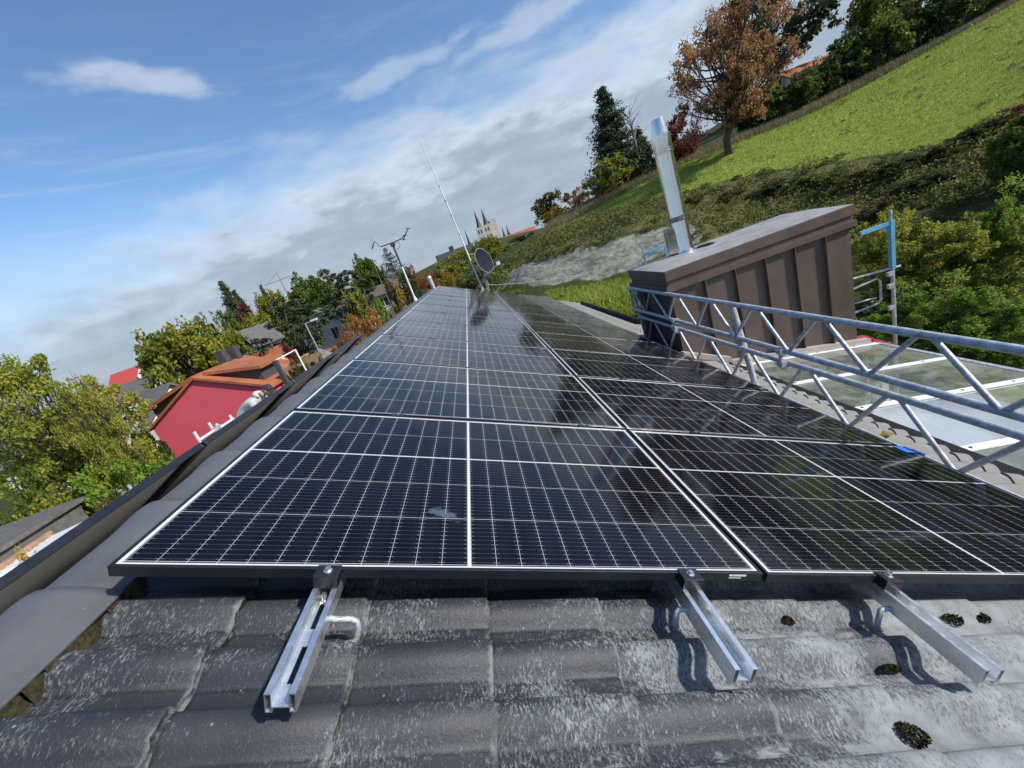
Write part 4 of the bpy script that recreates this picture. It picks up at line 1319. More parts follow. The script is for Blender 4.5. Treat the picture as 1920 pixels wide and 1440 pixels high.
for a in range(NPH + 1):
    ph = math.pi * a / NPH
    for b2 in range(NTH):
        th = 2 * math.pi * b2 / NTH
        x, y, z = math.sin(ph) * math.cos(th), math.sin(ph) * math.sin(th), math.cos(ph)
        r = 1.0 - 0.18 * max(0, -z) * (x < 0.2)
        px_ = 0.098 * x * r; py_ = 0.078 * y * (1 - 0.15 * max(0, -z)); pz_ = 0.118 * z
        if x > 0.85 and abs(z + 0.15) < 0.3: px_ += 0.022 * (1 - abs(y) * 2.2 if abs(y) < 0.45 else 0)       # nose
        if x > 0.7 and -0.75 < z < -0.5: px_ += 0.010                                                         # chin
        if x > 0.75 and 0.02 < z < 0.3 and 0.2 < abs(y) < 0.6: px_ -= 0.010                                   # eye sockets
        vs.append(hc + (tilt @ Vector((px_, py_, pz_))))
hd.add(vs, [(a * NTH + k, a * NTH + (k + 1) % NTH, (a + 1) * NTH + (k + 1) % NTH, (a + 1) * NTH + k) for a in range(NPH) for k in range(NTH)])
for s_ in (-1, 1):
    ec = hc + (tilt @ Vector((0.0, s_ * 0.080, -0.005)))
    hd.lathe([(0.0, -0.03), (0.014, -0.02), (0.016, 0.0), (0.012, 0.022), (0, 0.03)], ec, 8)
hd.tube(hc + (tilt @ Vector((-0.04, 0, -0.07))), (0.72, 0.03, 1.36), 0.058, 0.07, 12)
hd.build('head', MT['skin'], wk, smooth=True)
bd = MB()
bd.path([hc + (tilt @ Vector((0.01, -0.077, -0.05))), hc + (tilt @ Vector((0.055, -0.062, -0.085))), hc + (tilt @ Vector((0.088, 0, -0.098))), hc + (tilt @ Vector((0.055, 0.062, -0.085))), hc + (tilt @ Vector((0.01, 0.077, -0.05)))], [0.016, 0.022, 0.026, 0.022, 0.016], 8)
bd.build('beard', MT['trouser'], wk, smooth=True)
cp_ = MB()
vs = []
for a in range(8):
    ph = (math.pi * 0.52) * a / 7
    for b2 in range(18):
        th = 2 * math.pi * b2 / 18
        vs.append(hc + (tilt @ Vector((0.108 * math.sin(ph) * math.cos(th), 0.09 * math.sin(ph) * math.sin(th), 0.02 + 0.11 * math.cos(ph)))))
cp_.add(vs, [(a * 18 + k, a * 18 + (k + 1) % 18, (a + 1) * 18 + (k + 1) % 18, (a + 1) * 18 + k) for a in range(7) for k in range(18)])
br = [(0.08, -0.075), (0.13, -0.065), (0.175, -0.03), (0.185, 0), (0.175, 0.03), (0.13, 0.065), (0.08, 0.075)]
cp_.add([hc + (tilt @ Vector((x, y, 0.028 - 0.06 * y * y * 20 * 0.1))) for x, y in br] + [hc + (tilt @ Vector((x, y, 0.020 - 0.06 * y * y * 20 * 0.1))) for x, y in br], [(0, 1, 2, 3, 4, 5, 6), (13, 12, 11, 10, 9, 8, 7)] + [(i, i + 1, i + 8, i + 7) for i in range(6)])
cp_.build('cap', MT['cap'], wk, smooth=True, angle=R_(45))
hoodm = MB(); hoodm.path([(0.74, -0.11, 1.38), (0.66, -0.07, 1.42), (0.63, 0.03, 1.435), (0.66, 0.12, 1.42), (0.74, 0.16, 1.38)], [0.03, 0.05, 0.06, 0.05, 0.03], 10)
hoodm.build('hood', MT['cloth'], wk, smooth=True)


def hand(c, s_):
    pts = []
    m = MB()
    c = Vector(c)
    m.path([c + Vector((-0.03, 0, 0)), c + Vector((0.0, 0, 0.0)), c + Vector((0.06, 0, -0.005))], [0.026, 0.036, 0.032], 10)
    for k in range(4):
        y = (k - 1.5) * 0.019; ln = (0.062, 0.072, 0.068, 0.052)[k]
        m.path([c + Vector((0.055, y, -0.002)), c + Vector((0.055 + ln * 0.5, y * 1.05, -0.008)), c + Vector((0.055 + ln * 0.85, y * 1.05, -0.030)), c + Vector((0.055 + ln * 0.9, y, -0.048))], [0.0095, 0.009, 0.008, 0.006], 8)
    m.path([c + Vector((0.0, s_ * 0.026, -0.004)), c + Vector((0.028, s_ * 0.05, -0.014)), c + Vector((0.052, s_ * 0.052, -0.028))], [0.012, 0.010, 0.007], 8)
    m.build('hand', MT['skin'], wk, smooth=True)


hand((1.02, -0.16, 0.955), 1); hand((1.07, 0.21, 0.975), -1)
tag(wk, 'person in a light grey hooded top and black cap bending over the far slope', 'person')

# ------------------------------------------------------------------ masts, antennas, dish, vent
ms = empty('antenna_mast', (-0.285, 8.5, 7.0))
mo = tuple(-c for c in ms.location)
m = MB(); m.tube((-0.285, 8.5, 6.95), (-0.285, 8.5, 7.75), 0.019, n=10); m.build('pole', MT['white'], ms, loc=mo, smooth=True, angle=R_(40))
m = MB(); m.tube((-0.285, 8.5, 7.74), (-0.285, 8.5, 8.22), 0.021, n=10); m.build('upper_pole', MT['dark'], ms, loc=mo, smooth=True, angle=R_(40))
m = MB(); m.tube((-0.285, 8.5, 6.93), (-0.285, 8.5, 7.06), 0.055, 0.03, 12); m.build('base_collar', MT['offwhite'], ms, loc=mo, smooth=True, angle=R_(40))


def ony(px, py, Y):
    dr = at(px, py, 1) - CAM; t = (Y - CAM.y) / dr.y
    return CAM + dr * t


m = MB()
P_ = [ony(x, y, 8.5) for x, y in ((713, 463), (727, 458), (737, 455), (752, 448), (757, 446), (765, 429), (768, 426))]
m.path([P_[0], P_[1], P_[2], P_[3]], 0.012, 6)
m.path([ony(756, 451, 8.45), ony(760, 440, 8.45), ony(765, 429, 8.45)], 0.012, 6)
m.tube(P_[3], ony(760, 440, 8.45), 0.010, n=6)
for (x, y, w) in ((765, 428, 0.05), (760, 441, 0.05), (757, 449, 0.04)):
    c = ony(x, y, 8.45); m.tube(c + Vector((-w, 0, w * .3)), c + Vector((w, 0, -w * .3)), 0.007, n=6); m.tube(c + Vector((0, -w, 0)), c + Vector((0, w, 0)), 0.007, n=6)
m.box(-0.33, -0.24, 8.46, 8.54, 8.19, 8.27)
m.build('antenna', MT['dark'], ms, loc=mo)
m = MB()
q = [ony(x, y, 8.5) for x, y in ((711, 462), (708, 457), (703, 453), (700, 458), (699, 465))]
m.path(q, 0.009, 6)
q = [ony(x, y, 8.5) for x, y in ((740, 457), (749, 454), (750, 462), (744, 468))]
m.path(q, 0.005, 6)
m.build('cable', MT['dark'], ms, loc=mo)
tag(ms, 'antenna mast with dark angled aerial arms on the ridge', 'antenna')
vane = MB()
va = [ony(x, y, 8.52) for x, y in ((693, 436), (692, 463), (699, 469), (703, 452))]
vane.add([v + Vector((0, 0.004, 0)) for v in va] + [v - Vector((0, 0.004, 0)) for v in va], [(0, 1, 2, 3), (7, 6, 5, 4), (0, 1, 5, 4), (1, 2, 6, 5), (2, 3, 7, 6), (3, 0, 4, 7)])
tag(vane.build('reflector_panel', simple('grey_mesh', (0.52, 0.57, 0.60), 0.7, 0.0, 0.1)), 'pale grey aerial reflector panel at the left end of the antenna arms', 'antenna panel')
pl = MB(); t0 = ony(703, 500, 7.2); pl.tube((t0.x - 0.02, 7.2, 6.72), t0, 0.008, n=6)
tag(pl.build('thin_pole', MT['barkpale']), 'very thin pole beside the ridge in front of the bushes', 'pole')

DY = 12.72
wh = empty('whip_antenna', (1.3, DY, 6.2))
wo2 = tuple(-c for c in wh.location)
b0 = Vector((1.27, DY, 6.25)); tp_ = ony(783, 250, DY)
m = MB()
m.tube(b0, b0.lerp(tp_, 0.40), 0.024, n=8); m.tube(b0.lerp(tp_, 0.40), b0.lerp(tp_, 0.70), 0.019, n=8); m.tube(b0.lerp(tp_, 0.70), tp_, 0.015, 0.010, 8)
m.build('rod', MT['white'], wh, loc=wo2)
m = MB()
for t in (0.40, 0.52, 0.61, 0.70):
    c = b0.lerp(tp_, t); d = (tp_ - b0).normalized(); m.tube(c - d * .03, c + d * .03, 0.026, n=8)
m.build('joint_collar', MT['galv'], wh, loc=wo2)
tag(wh, 'very tall thin white whip antenna rising from the far end of the roof', 'antenna')

ds = empty('satellite_dish', (1.45, DY, 6.2))
so2 = tuple(-c for c in ds.location)
dc = ony(905, 490, DY - 0.15)
nrm = Vector((0.78, -0.60, 0.18)).normalized()
qm = nrm.to_track_quat('Z', 'Y').to_matrix().to_4x4()
m = MB()
m.lathe([(0.0, 0.0), (0.1, 0.004), (0.2, 0.016), (0.3, 0.036), (0.37, 0.056), (0.40, 0.066)], dc, 36, qm)
dd = m.build('reflector', simple('dark_dish', (0.018, 0.022, 0.032), 0.7, 0.0, 0.1, spec=0.1), ds, smooth=True, loc=so2)
dd.modifiers.new('s', 'SOLIDIFY').thickness = 0.008
m = MB(); m.lathe([(0.398, 0.060), (0.408, 0.062), (0.408, 0.076), (0.398, 0.076)], dc, 36, qm); m.build('rim', MT['galv'], ds, loc=so2)
m = MB()
low_ = ony(917, 512, DY - 0.25); lnb = ony(934, 494, DY - 0.55)
m.path([ony(908, 517, DY - 0.1), low_, lnb], [0.03, 0.035, 0.030], 8); m.box(lnb.x - 0.06, lnb.x + 0.06, lnb.y - 0.09, lnb.y + 0.03, lnb.z - 0.045, lnb.z + 0.06)
m.build('feed_arm', MT['offwhite'], ds, loc=so2)
m = MB()
for (a, b_) in (((891, 478), (905, 528)), ((897, 480), (909, 530)), ((907, 517), (915, 545)), ((910, 517), (918, 545)), ((901, 526), (893, 545)), ((901, 526), (908, 545))):
    m.tube(ony(*a, DY), ony(*b_, DY), 0.012, n=6)
m.tube(ony(880, 477, DY), ony(893, 475, DY), 0.010, n=6); m.tube(ony(888, 490, DY), ony(886, 517, DY), 0.010, n=6)
m.tube(ony(916, 534, DY), ony(930, 534, DY), 0.012, n=6)
m.build('bracket', MT['galv'], ds, loc=so2)
m = MB(); m.path([ony(902, 508, DY - .05), ony(905, 515, DY - .05), ony(900, 524, DY - .05)], 0.035, 8); m.build('pivot', MT['dark'], ds, loc=so2)
tag(ds, 'dark round satellite dish on a steel bracket at the far end of the roof', 'satellite dish')
wr = MB()
A_, B_ = ony(930, 534, DY), at(1190, 480, 24)
wr.path([A_.lerp(B_, t) - Vector((0, 0, 0.5 * 4 * t * (1 - t) * 0.6)) for t in np.linspace(0, 1, 14)], 0.006, 5)
tag(wr.build('guy_wire', MT['galv']), 'thin pale wire running from the dish bracket to the rock slope', 'wire')
vt = MB(); va_ = Vector((-0.18, 12.5, 6.93))
vt.tube(va_, (-0.20, 12.5, 7.30), 0.065, 0.065, 14); vt.tube((-0.20, 12.5, 7.30), (-0.20, 12.5, 7.37), 0.085, 0.06, 14)
tag(vt.build('vent_pipe', MT['galv'], smooth=True, angle=R_(40)), 'short silver vent pipe at the far end of the ridge', 'vent pipe')
hk = MB(); hk.tube((-0.32, 10.0, 6.96), (-0.32, 10.1, 7.10), 0.05, 0.03, 10); hk.tube((-0.42, 6.6, 7.0), (-0.40, 10.0, 7.08), 0.02, n=8)
tag(hk.build('cable_duct', MT['rubber'], smooth=True, angle=R_(40)), 'black cable duct lying along the ridge before the antenna mast', 'cable')


# ------------------------------------------------------------------ buildings
def windows(parent, specs, off):
    for (x0, x1, z0, z1, face, pos) in specs:      # face: 'y-' or 'x+'
        f = MB(); g = MB(); t = 0.07
        if face == 'y-':
            f.box(x0, x1, pos - 0.05, pos - 0.002, z0, z0 + t); f.box(x0, x1, pos - 0.05, pos - 0.002, z1 - t, z1)
            f.box(x0, x0 + t, pos - 0.05, pos - 0.002, z0 + t, z1 - t); f.box(x1 - t, x1, pos - 0.05, pos - 0.002, z0 + t, z1 - t)
            xm = (x0 + x1) / 2; f.box(xm - t / 2, xm + t / 2, pos - 0.05, pos - 0.002, z0 + t, z1 - t)
            g.box(x0 + t, x1 - t, pos - 0.02, pos - 0.004, z0 + t, z1 - t)
        else:
            f.box(pos + 0.002, pos + 0.05, x0, x1, z0, z0 + t); f.box(pos + 0.002, pos + 0.05, x0, x1, z1 - t, z1)
            f.box(pos + 0.002, pos + 0.05, x0, x0 + t, z0 + t, z1 - t); f.box(pos + 0.002, pos + 0.05, x1 - t, x1, z0 + t, z1 - t)
            xm = (x0 + x1) / 2; f.box(pos + 0.002, pos + 0.05, xm - t / 2, xm + t / 2, z0 + t, z1 - t)
            g.box(pos + 0.004, pos + 0.02, x0 + t, x1 - t, z0 + t, z1 - t)
        w = f.build('window', MT['white'], parent, loc=off)
        g.build('pane', MT['glassdark'], w)


def roof_slabs(mb, x0, x1, y0, y1, ze, zr, axis_, over=0.35, th=0.14):
    """two sloping slabs, ridge along axis_ ('x' or 'y')"""
    if axis_ == 'y':
        xm = (x0 + x1) / 2; sl = (zr - ze) / (xm - x0)
        for s_, xe in ((-1, x0 - over), (1, x1 + over)):
            zo = ze - over * sl
            mb.prism([(xe, zo), (xm, zr), (xm, zr + th), (xe, zo + th)], 1, y0 - over, y1 + over)
    else:
        ym = (y0 + y1) / 2; sl = (zr - ze) / (ym - y0)
        for s_, ye in ((-1, y0 - over), (1, y1 + over)):
            zo = ze - over * sl
            mb.prism([(ye, zo), (ym, zr), (ym, zr + th), (ye, zo + th)], 0, x0 - over, x1 + over)


def gable_house(label, cx, cy, wx, wy, ze, rise, axis_, wall, roof, rot=0.0, wins=(), chim=None, zbase=None, name='house', dormer=False):
    zb = (tz(cx, cy) - 0.8) if zbase is None else zbase
    root = empty(name, (cx, cy, zb), (0, 0, rot))
    h = ze - zb
    x0, x1, y0, y1 = -wx / 2, wx / 2, -wy / 2, wy / 2
    m = MB()
    if axis_ == 'y': m.prism([(x0, 0), (x1, 0), (x1, h), (0, h + rise), (x0, h)], 1, y0, y1)
    else: m.prism([(y0, 0), (y1, 0), (y1, h), (0, h + rise), (y0, h)], 0, x0, x1)
    m.build('wall', wall, root)
    m = MB(); roof_slabs(m, x0, x1, y0, y1, h + 0.004, h + rise + 0.004, axis_)
    ro = m.build('roof', roof, root)
    if chim:
        c = MB(); c.box(chim[0] - 0.3, chim[0] + 0.3, chim[1] - 0.3, chim[1] + 0.3, h + rise * 0.4, h + rise + 0.9); c.build('chimney', MT['dark'], ro)
    if dormer:
        c = MB(); c.box(-0.7, 0.1, y0 * 0.55 - 0.05, y0 * 0.55 + 0.02, h + rise * 0.5, h + rise * 0.62)
        c.build('skylight', MT['glassdark'], ro)
    windows(root, [(a + 0, b_ + 0, c_ + h, d_ + h, f_, (y0 if f_ == 'y-' else x1)) for (a, b_, c_, d_, f_) in wins], (0, 0, 0))
    tag(root, label, 'house')
    return root


# the red house
RHY = 22.0
rx0, rx1, rxa, rze, rza = -18.45, -11.6, -14.98, 4.72, 6.45
rb = 0.6
rh = empty('house', (-15, 26, rb))
ro_ = tuple(-c for c in rh.location)
m = MB(); m.prism([(rx0, rb), (rx1, rb), (rx1, rze), (rxa, rza), (rx0, rze)], 1, RHY, RHY + 5.2)
m.build('wall', MT['redwall'], rh, loc=ro_)
m = MB()
sl_ = (rza - rze) / (rxa - rx0)
m.prism([(rx0 - 0.25, rze - 0.25 * sl_ + 0.01), (rxa, rza + 0.01), (rxa, rza + 0.16), (rx0 - 0.25, rze - 0.25 * sl_ + 0.15)], 1, RHY - 0.14, RHY + 5.4)
sr_ = (rza - rze) / (rx1 - rxa)
m.prism([(rx1 + 0.25, rze - 0.25 * sr_ + 0.01), (rxa, rza + 0.01), (rxa, rza + 0.16), (rx1 + 0.25, rze - 0.25 * sr_ + 0.15)], 1, RHY - 0.14, RHY + 5.4)
rroof = m.build('roof', MT['redroof'], rh, loc=ro_)
for (xa, xb, za_, zb_, ya, yb) in ((rxa - 0.4, rx0 + 0.0, rza + 0.0, rze + 0.95, RHY + 0.7, RHY + 2.6), (rxa + 0.3, rx1 - 0.4, rza - 0.0, rze + 1.10, RHY + 0.7, RHY + 2.6)):
    d = MB()
    zt_b = zb_ - 0.0
    d.prism([(xa, za_), (xb, zt_b), (xb, zt_b - 0.85), (xa, za_ - 0.9)], 1, ya, yb)
    dm = d.build('dormer', MT['dark'], rroof)
    q = MB(); q.prism([(xa, za_ + 0.005), (xb + math.copysign(0.3, xb - xa), zt_b - 0.06), (xb + math.copysign(0.3, xb - xa), zt_b + 0.12), (xa, za_ + 0.19)], 1, ya - 0.3, yb + 0.3)
    q.build('dormer_roof', MT['redroof'], rroof)
for y in (RHY + 3.0, RHY + 4.3):
    c = MB(); c.box(rxa - 0.25, rxa + 0.2, y, y + 0.5, rza - 0.3, rza + 0.95); c.build('chimney', MT['dark'], rroof)
bal = MB()
for k in range(9): bal.box(rx1 + 0.4, rx1 + 0.48, RHY + 1.0 + k * 0.5, RHY + 1.2 + k * 0.5, rze - 1.4, rze + 0.5)
bal.box(rx1 + 0.38, rx1 + 0.5, RHY + 0.9, RHY + 5.4, rze + 0.5, rze + 0.62)
for k in range(7): bal.box(rx1 + 0.5, rx1 + 2.6, RHY + 1.2 + k * 0.6, RHY + 1.32 + k * 0.6, rze + 0.35, rze + 0.48)
for xx in (rx1 + 2.5,):
    for yy in (RHY + 1.2, RHY + 4.9): bal.box(xx - 0.08, xx + 0.08, yy - 0.08, yy + 0.08, rb + 0.8, rze + 0.348)
bal.build('balcony', MT['wood'], rh, loc=ro_)
tag(rh, 'house with a plain bright red gable wall and orange tiled roof', 'house')

fn = MB()
for k in range(7):
    x = -18.2 + k * 0.30; z = tz(x, 19.6)
    fn.box(x - 0.05, x + 0.05, 19.58, 19.62, z - 0.3, 2.45)
fn.box(-18.35, -16.2, 19.62, 19.66, 2.25, 2.35); fn.box(-18.35, -16.2, 19.62, 19.66, 1.85, 1.95)
tag(fn.build('picket_fence', MT['white']), 'short white picket fence at the foot of the red gable wall', 'fence')


def P(px, py, d): return at(px, py, d)


a = P(440, 690, 34)
gable_house('yellow walled house with orange roof just behind the red gable house', a.x + 0.5, a.y + 3, 4.4, 5.0, a.z - 0.9, 1.2, 'x', MT['yellowwall'], MT['redroof'], 0.1, [(-1.6, -0.5, -1.6, -0.5, 'y-'), (0.4, 1.5, -1.6, -0.5, 'y-')])
a = P(265, 745, 30)
gable_house('house with a dark grey roof and a skylight left of the red house', a.x, a.y, 5.0, 5.0, a.z - 1.5, 1.7, 'x', MT['offwhite'], MT['greyroof'], -0.2, [(-1.8, -0.8, -1.8, -0.7, 'y-')], dormer=True)
a = P(245, 722, 44)
gable_house('grey roofed house between the big round tree and the left edge trees', a.x, a.y, 5.0, 6.0, a.z - 1.6, 1.8, 'x', MT['offwhite'], MT['greyroof'], 0.15)
a = P(232, 700, 82)
gable_house('distant house with a bright red tiled roof on the skyline', a.x + 0.5, a.y, 4.5, 6.0, a.z - 1.8, 2.2, 'x', MT['offwhite'], simple('bright_red_tiles', (0.42, 0.06, 0.05), 0.8), 0.2, zbase=tz(a.x, a.y) - 1)
a = P(170, 838, 27)
gable_house('white rendered house seen in gaps through the big left tree', a.x, a.y, 6.0, 5.0, a.z + 0.9, 1.6, 'x', MT['offwhite'], MT['greyroof'], 0.3, [(-1.9, -0.9, -1.6, -0.5, 'y-'), (0.7, 1.7, -1.6, -0.5, 'y-')])
a = P(462, 615, 45)
gable_house('white gabled house with a steep dark roof left of the dark pine', a.x + 0.6, a.y, 2.8, 3.0, a.z - 1.9, 1.7, 'y', MT['offwhite'], MT['greyroof'], -0.55, [(-0.5, 0.5, -1.3, -0.2, 'y-')])
a = P(628, 572, 47)
gable_house('white house with a grey roof half hidden by a pine in the middle distance', a.x, a.y, 6.0, 7.5, a.z - 1.9, 2.0, 'y', MT['offwhite'], MT['greyroof'], -0.3, [(-2.1, -1.1, -1.5, -0.2, 'y-'), (0.8, 1.8, -1.5, -0.2, 'y-'), (-2.1, -1.1, -4.2, -2.9, 'y-'), (0.8, 1.8, -4.2, -2.9, 'y-')])
a = P(686, 545, 43)
gable_house('low bungalow with a flat brown roof and white fascia', a.x, a.y + 2.5, 6.4, 6.0, a.z - 0.9, 0.9, 'x', MT['offwhite'], MT['brownroof'], 0.0, [(-2.4, -1.0, -1.3, -0.3, 'y-'), (0.6, 2.2, -1.3, -0.3, 'y-')])
a = P(1505, 108, 50)
gable_house('house with a red tiled roof peeping over the hedge on the hill', a.x, a.y, 6.0, 6.0, a.z - 2.3, 1.5, 'x', MT['offwhite'], MT['redroof'], -0.1, zbase=tz(a.x, a.y) - 0.5)

# sheds at the lower left
a = P(110, 1015, 12.0)
shd = empty('shed', (a.x, a.y, tz(a.x, a.y) - 0.3), (0, 0, 0.08))
zz = a.z - shd.location.z
m = MB(); m.prism([(-1.5, 0), (1.7, 0), (1.7, zz - 0.06), (-1.5, zz - 0.26)], 1, -2.9, 1.4); m.build('wall', MT['wood'], shd)
m = MB()
nw = 46; vs = []; fs = []
for i in range(nw + 1):
    y = -3.2 + 4.8 * i / nw
    for x, z0_ in ((-1.75, zz - 0.20), (1.95, zz + 0.03)):
        vs.append((x, y, z0_ + 0.025 * math.cos(i * math.pi)))
m.add(vs, [(2 * i, 2 * i + 1, 2 * i + 3, 2 * i + 2) for i in range(nw)])
m.build('corrugated_roof', simple('white_corrugated', (0.62, 0.64, 0.66), 0.5, 0.1, 0.1), shd, fix=False)
m = MB(); m.box(-1.86, -1.72, -3.3, 1.7, zz - 0.22, zz - 0.02); m.build('beam', MT['wood'], shd)
tag(shd, 'shed with a pale corrugated roof and wooden edge beam below the ridge at left', 'shed')
a = P(18, 985, 14.5)
sh2 = empty('shed', (a.x - 1.5, a.y, tz(a.x, a.y) - 0.3))
zz = a.z - sh2.location.z
m = MB(); m.box(-2.4, 3.8, -7.2, 0.2, 0, zz - 0.14); m.build('wall', MT['greyroof'], sh2)
m = MB(); m.box(-2.6, 3.95, -7.4, 0.4, zz - 0.136, zz); m.build('flat_roof', MT['greyroof'], sh2)
tag(sh2, 'low shed with a flat grey felt roof at the left picture edge', 'shed')
a = P(8, 1068, 11)
m = MB(); m.lathe([(0.0, 0.95), (0.18, 0.93), (0.30, 0.82), (0.34, 0.6), (0.34, 0.0)], (a.x, a.y, tz(a.x, a.y) - 0.1), 20)
zs = a.z - tz(a.x, a.y)
for i, v in enumerate(m.v): m.v[i] = (v[0], v[1], (v[2] - tz(a.x, a.y)) * max(0.5, zs / 0.85) + tz(a.x, a.y))
tag(m.build('rain_barrel', MT['white'], smooth=True), 'white rounded rain barrel at the lower left edge by the shed', 'barrel')

# street lamp, sign, crane
lp = P(572, 607, 30); lq = (lp.x, lp.y, tz(lp.x, lp.y) - 0.2)
lm = empty('street_lamp', lq)
m = MB(); m.tube(lq, lp, 0.055, 0.04, 10); m.tube(lp, P(588, 601, 30), 0.035, n=8); m.build('pole', MT['galv'], lm, loc=tuple(-c for c in lq))
m = MB(); h_ = P(588, 600, 30); m.box(h_.x - 0.22, h_.x + 0.25, h_.y - 0.12, h_.y + 0.12, h_.z - 0.05, h_.z + 0.07); m.build('lamp_head', MT['white'], lm, loc=tuple(-c for c in lq))
tag(lm, 'grey street lamp with a short arm in front of the dark pine', 'street lamp')
sp = P(615, 660, 16)
m = MB(); zt_ = sp.z
m.tube((sp.x - 0.25, sp.y, tz(sp.x, sp.y) - 0.2), (sp.x - 0.25, sp.y, zt_ + 0.1), 0.03, n=8)
so_ = m.build('sign_board', MT['white'])
so_2 = MB(); so_2.prism([(sp.x - 0.25, zt_ + 0.25), (sp.x + 0.45, zt_ - 0.35), (sp.x - 0.25, zt_ - 0.45)], 1, sp.y - 0.03, sp.y - 0.01); so_2.build('panel', simple('pale_pink', (0.62, 0.42, 0.38), 0.6), so_)
tag(so_, 'small pale triangular board on a post by the end of the far panels', 'sign')
cb = P(536, 545, 330)
cr = empty('tower_crane', (cb.x, cb.y, tz(cb.x, cb.y)))
co_ = tuple(-c for c in cr.location)
ct_, cj, ck, cm_ = P(533, 523, 330), P(500, 537, 330), P(540, 520, 330), P(532, 508, 330)
m = MB(); m.tube((cb.x, cb.y, tz(cb.x, cb.y)), (cb.x, cb.y, ct_.z), 0.5, n=4); m.build('tower', MT['craneRed'], cr, loc=co_)
m = MB(); m.tube((cj.x, cb.y, ct_.z), (ck.x + 3, cb.y, ct_.z + 0.2), 0.35, n=4); m.tube((cb.x, cb.y, ct_.z), (cb.x, cb.y, cm_.z), 0.3, n=4)
m.tube((cb.x, cb.y, cm_.z), (cj.x + 2, cb.y, ct_.z), 0.18, n=4); m.build('jib', MT['craneRed'], cr, loc=co_)
tag(cr, 'faint distant red tower crane above the tree tops', 'crane')

# monastery on the far hill
CD = 400.0


def spire(mb, px0, py0, px1, py1, r, d=CD):
    t_ = P(px0, py0, d); b_ = P(px1, py1, d)
    mb.tube((b_.x, b_.y, b_.z), (b_.x, b_.y, t_.z), r, 0.15, 8)


c0 = P(912, 445, CD)
ch = empty('church', (c0.x, c0.y, tz(c0.x, c0.y)))
cho = tuple(-c for c in ch.location)
zg = tz(c0.x, c0.y) - 2
t1, t2 = P(900, 426, CD), P(913, 421, CD)
m = MB()
for t in (t1, t2): m.box(t.x - 4.3, t.x + 3.2, t.y - 4, t.y + 4, zg, t.z)
m.box(t1.x + 3.2, t2.x - 4.3, t1.y - 1, t1.y + 4, zg, t1.z - 3); m.box(t2.x + 3.2, t2.x + 9, t2.y - 2, t2.y + 20, zg, t2.z + 3)
m.build('wall', MT['stone'], ch, loc=cho)
for t, tip in ((t1, P(890, 396, CD)), (t2, P(903, 393, CD))):
    s_ = MB(); s_.lathe([(3.3, 0), (2.2, 2.0), (1.5, 6.0), (0.8, 11.0), (0.15, tip.z - t.z)], (t.x - 0.5, t.y, t.z), 8); s_.build('spire', MT['slate'], ch, loc=cho)
for t in (t1, t2):
    w_ = MB()
    for zc in (-4, -11):
        for xx in (-2.2, 0.6): w_.box(t.x - 0.6 + xx - 0.6, t.x - 0.6 + xx + 0.6, t.y - 4.06, t.y - 4.003, t.z + zc - 2.0, t.z + zc + 1.6)
    w_.build('window', MT['glassdark'], ch, loc=cho)
tag(ch, 'pale stone church with twin pointed dark spires on the far hill', 'church')


def far_block(name, label, pl, pr, d, zb_, roofm, wallm, rh_=5.0):
    a_, b_ = P(*pl, d), P(*pr, d)
    root = empty(name, (a_.x, a_.y, tz(a_.x, a_.y)))
    o_ = tuple(-c for c in root.location)
    x0, x1 = a_.x, b_.x; zt1 = (a_.z + b_.z) / 2
    m = MB(); m.box(x0, x1, a_.y - 6, a_.y + 6, zb_, zt1 - rh_); m.build('wall', wallm, root, loc=o_)
    m = MB(); m.prism([(a_.y - 7, zt1 - rh_ + 0.02), (a_.y, zt1), (a_.y + 7, zt1 - rh_ + 0.02)], 0, x0 - 1, x1 + 1); m.build('roof', roofm, root, loc=o_)
    w_ = MB(); k = x0 + 3
    while k < x1 - 3:
        w_.box(k, k + 1.3, a_.y - 6.05, a_.y - 6.003, zt1 - rh_ - 3.6, zt1 - rh_ - 1.4); k += 4.2
    wo_ = w_.build('window', MT['glassdark'], root, loc=o_); wo_['label'] = 'row of small dark windows'
    tag(root, label, 'building')
    return root


fb = far_block('monastery_wing', 'long dark slate roofed wing left of the twin spires', (818, 480), (884, 456), 390, 6, MT['slate'], MT['stone'], 7)
m = MB(); q = P(846, 466, 390); m.box(q.x - 2.2, q.x + 2.2, q.y - 2, q.y + 2, q.z - 6, q.z + 2); m.build('ridge_turret', MT['slate'], fb, loc=tuple(-c for c in fb.location))
far_block('monastery_wing', 'long building with a red tiled roof right of the church towers', (928, 450), (1000, 424), 380, 8, simple('far_red_tiles', (0.36, 0.11, 0.075), 0.85, 0, 0.2, 0.3), MT['stone'], 6)
for nm, (x0, y0, x1, y1), lab in (('s', (872, 432, 880, 456), 'thin dark church spire left of the twin towers'), ('s', (943, 425, 946, 442), 'thin distant spire, left of a close pair right of the towers'), ('s', (951, 422, 954, 438), 'thin distant spire, right of a close pair right of the towers')):
    t_, b_ = P(x0, y0, 420), P(x1, y1, 420)
    m = MB(); m.box(b_.x - 1.5, b_.x + 1.5, b_.y - 1.5, b_.y + 1.5, tz(b_.x, b_.y) - 1, b_.z); m.lathe([(1.6, 0), (1.0, 2.5), (0.15, t_.z - b_.z)], (b_.x, b_.y, b_.z), 8)
    tag(m.build('church_spire', MT['slate']), lab, 'spire')


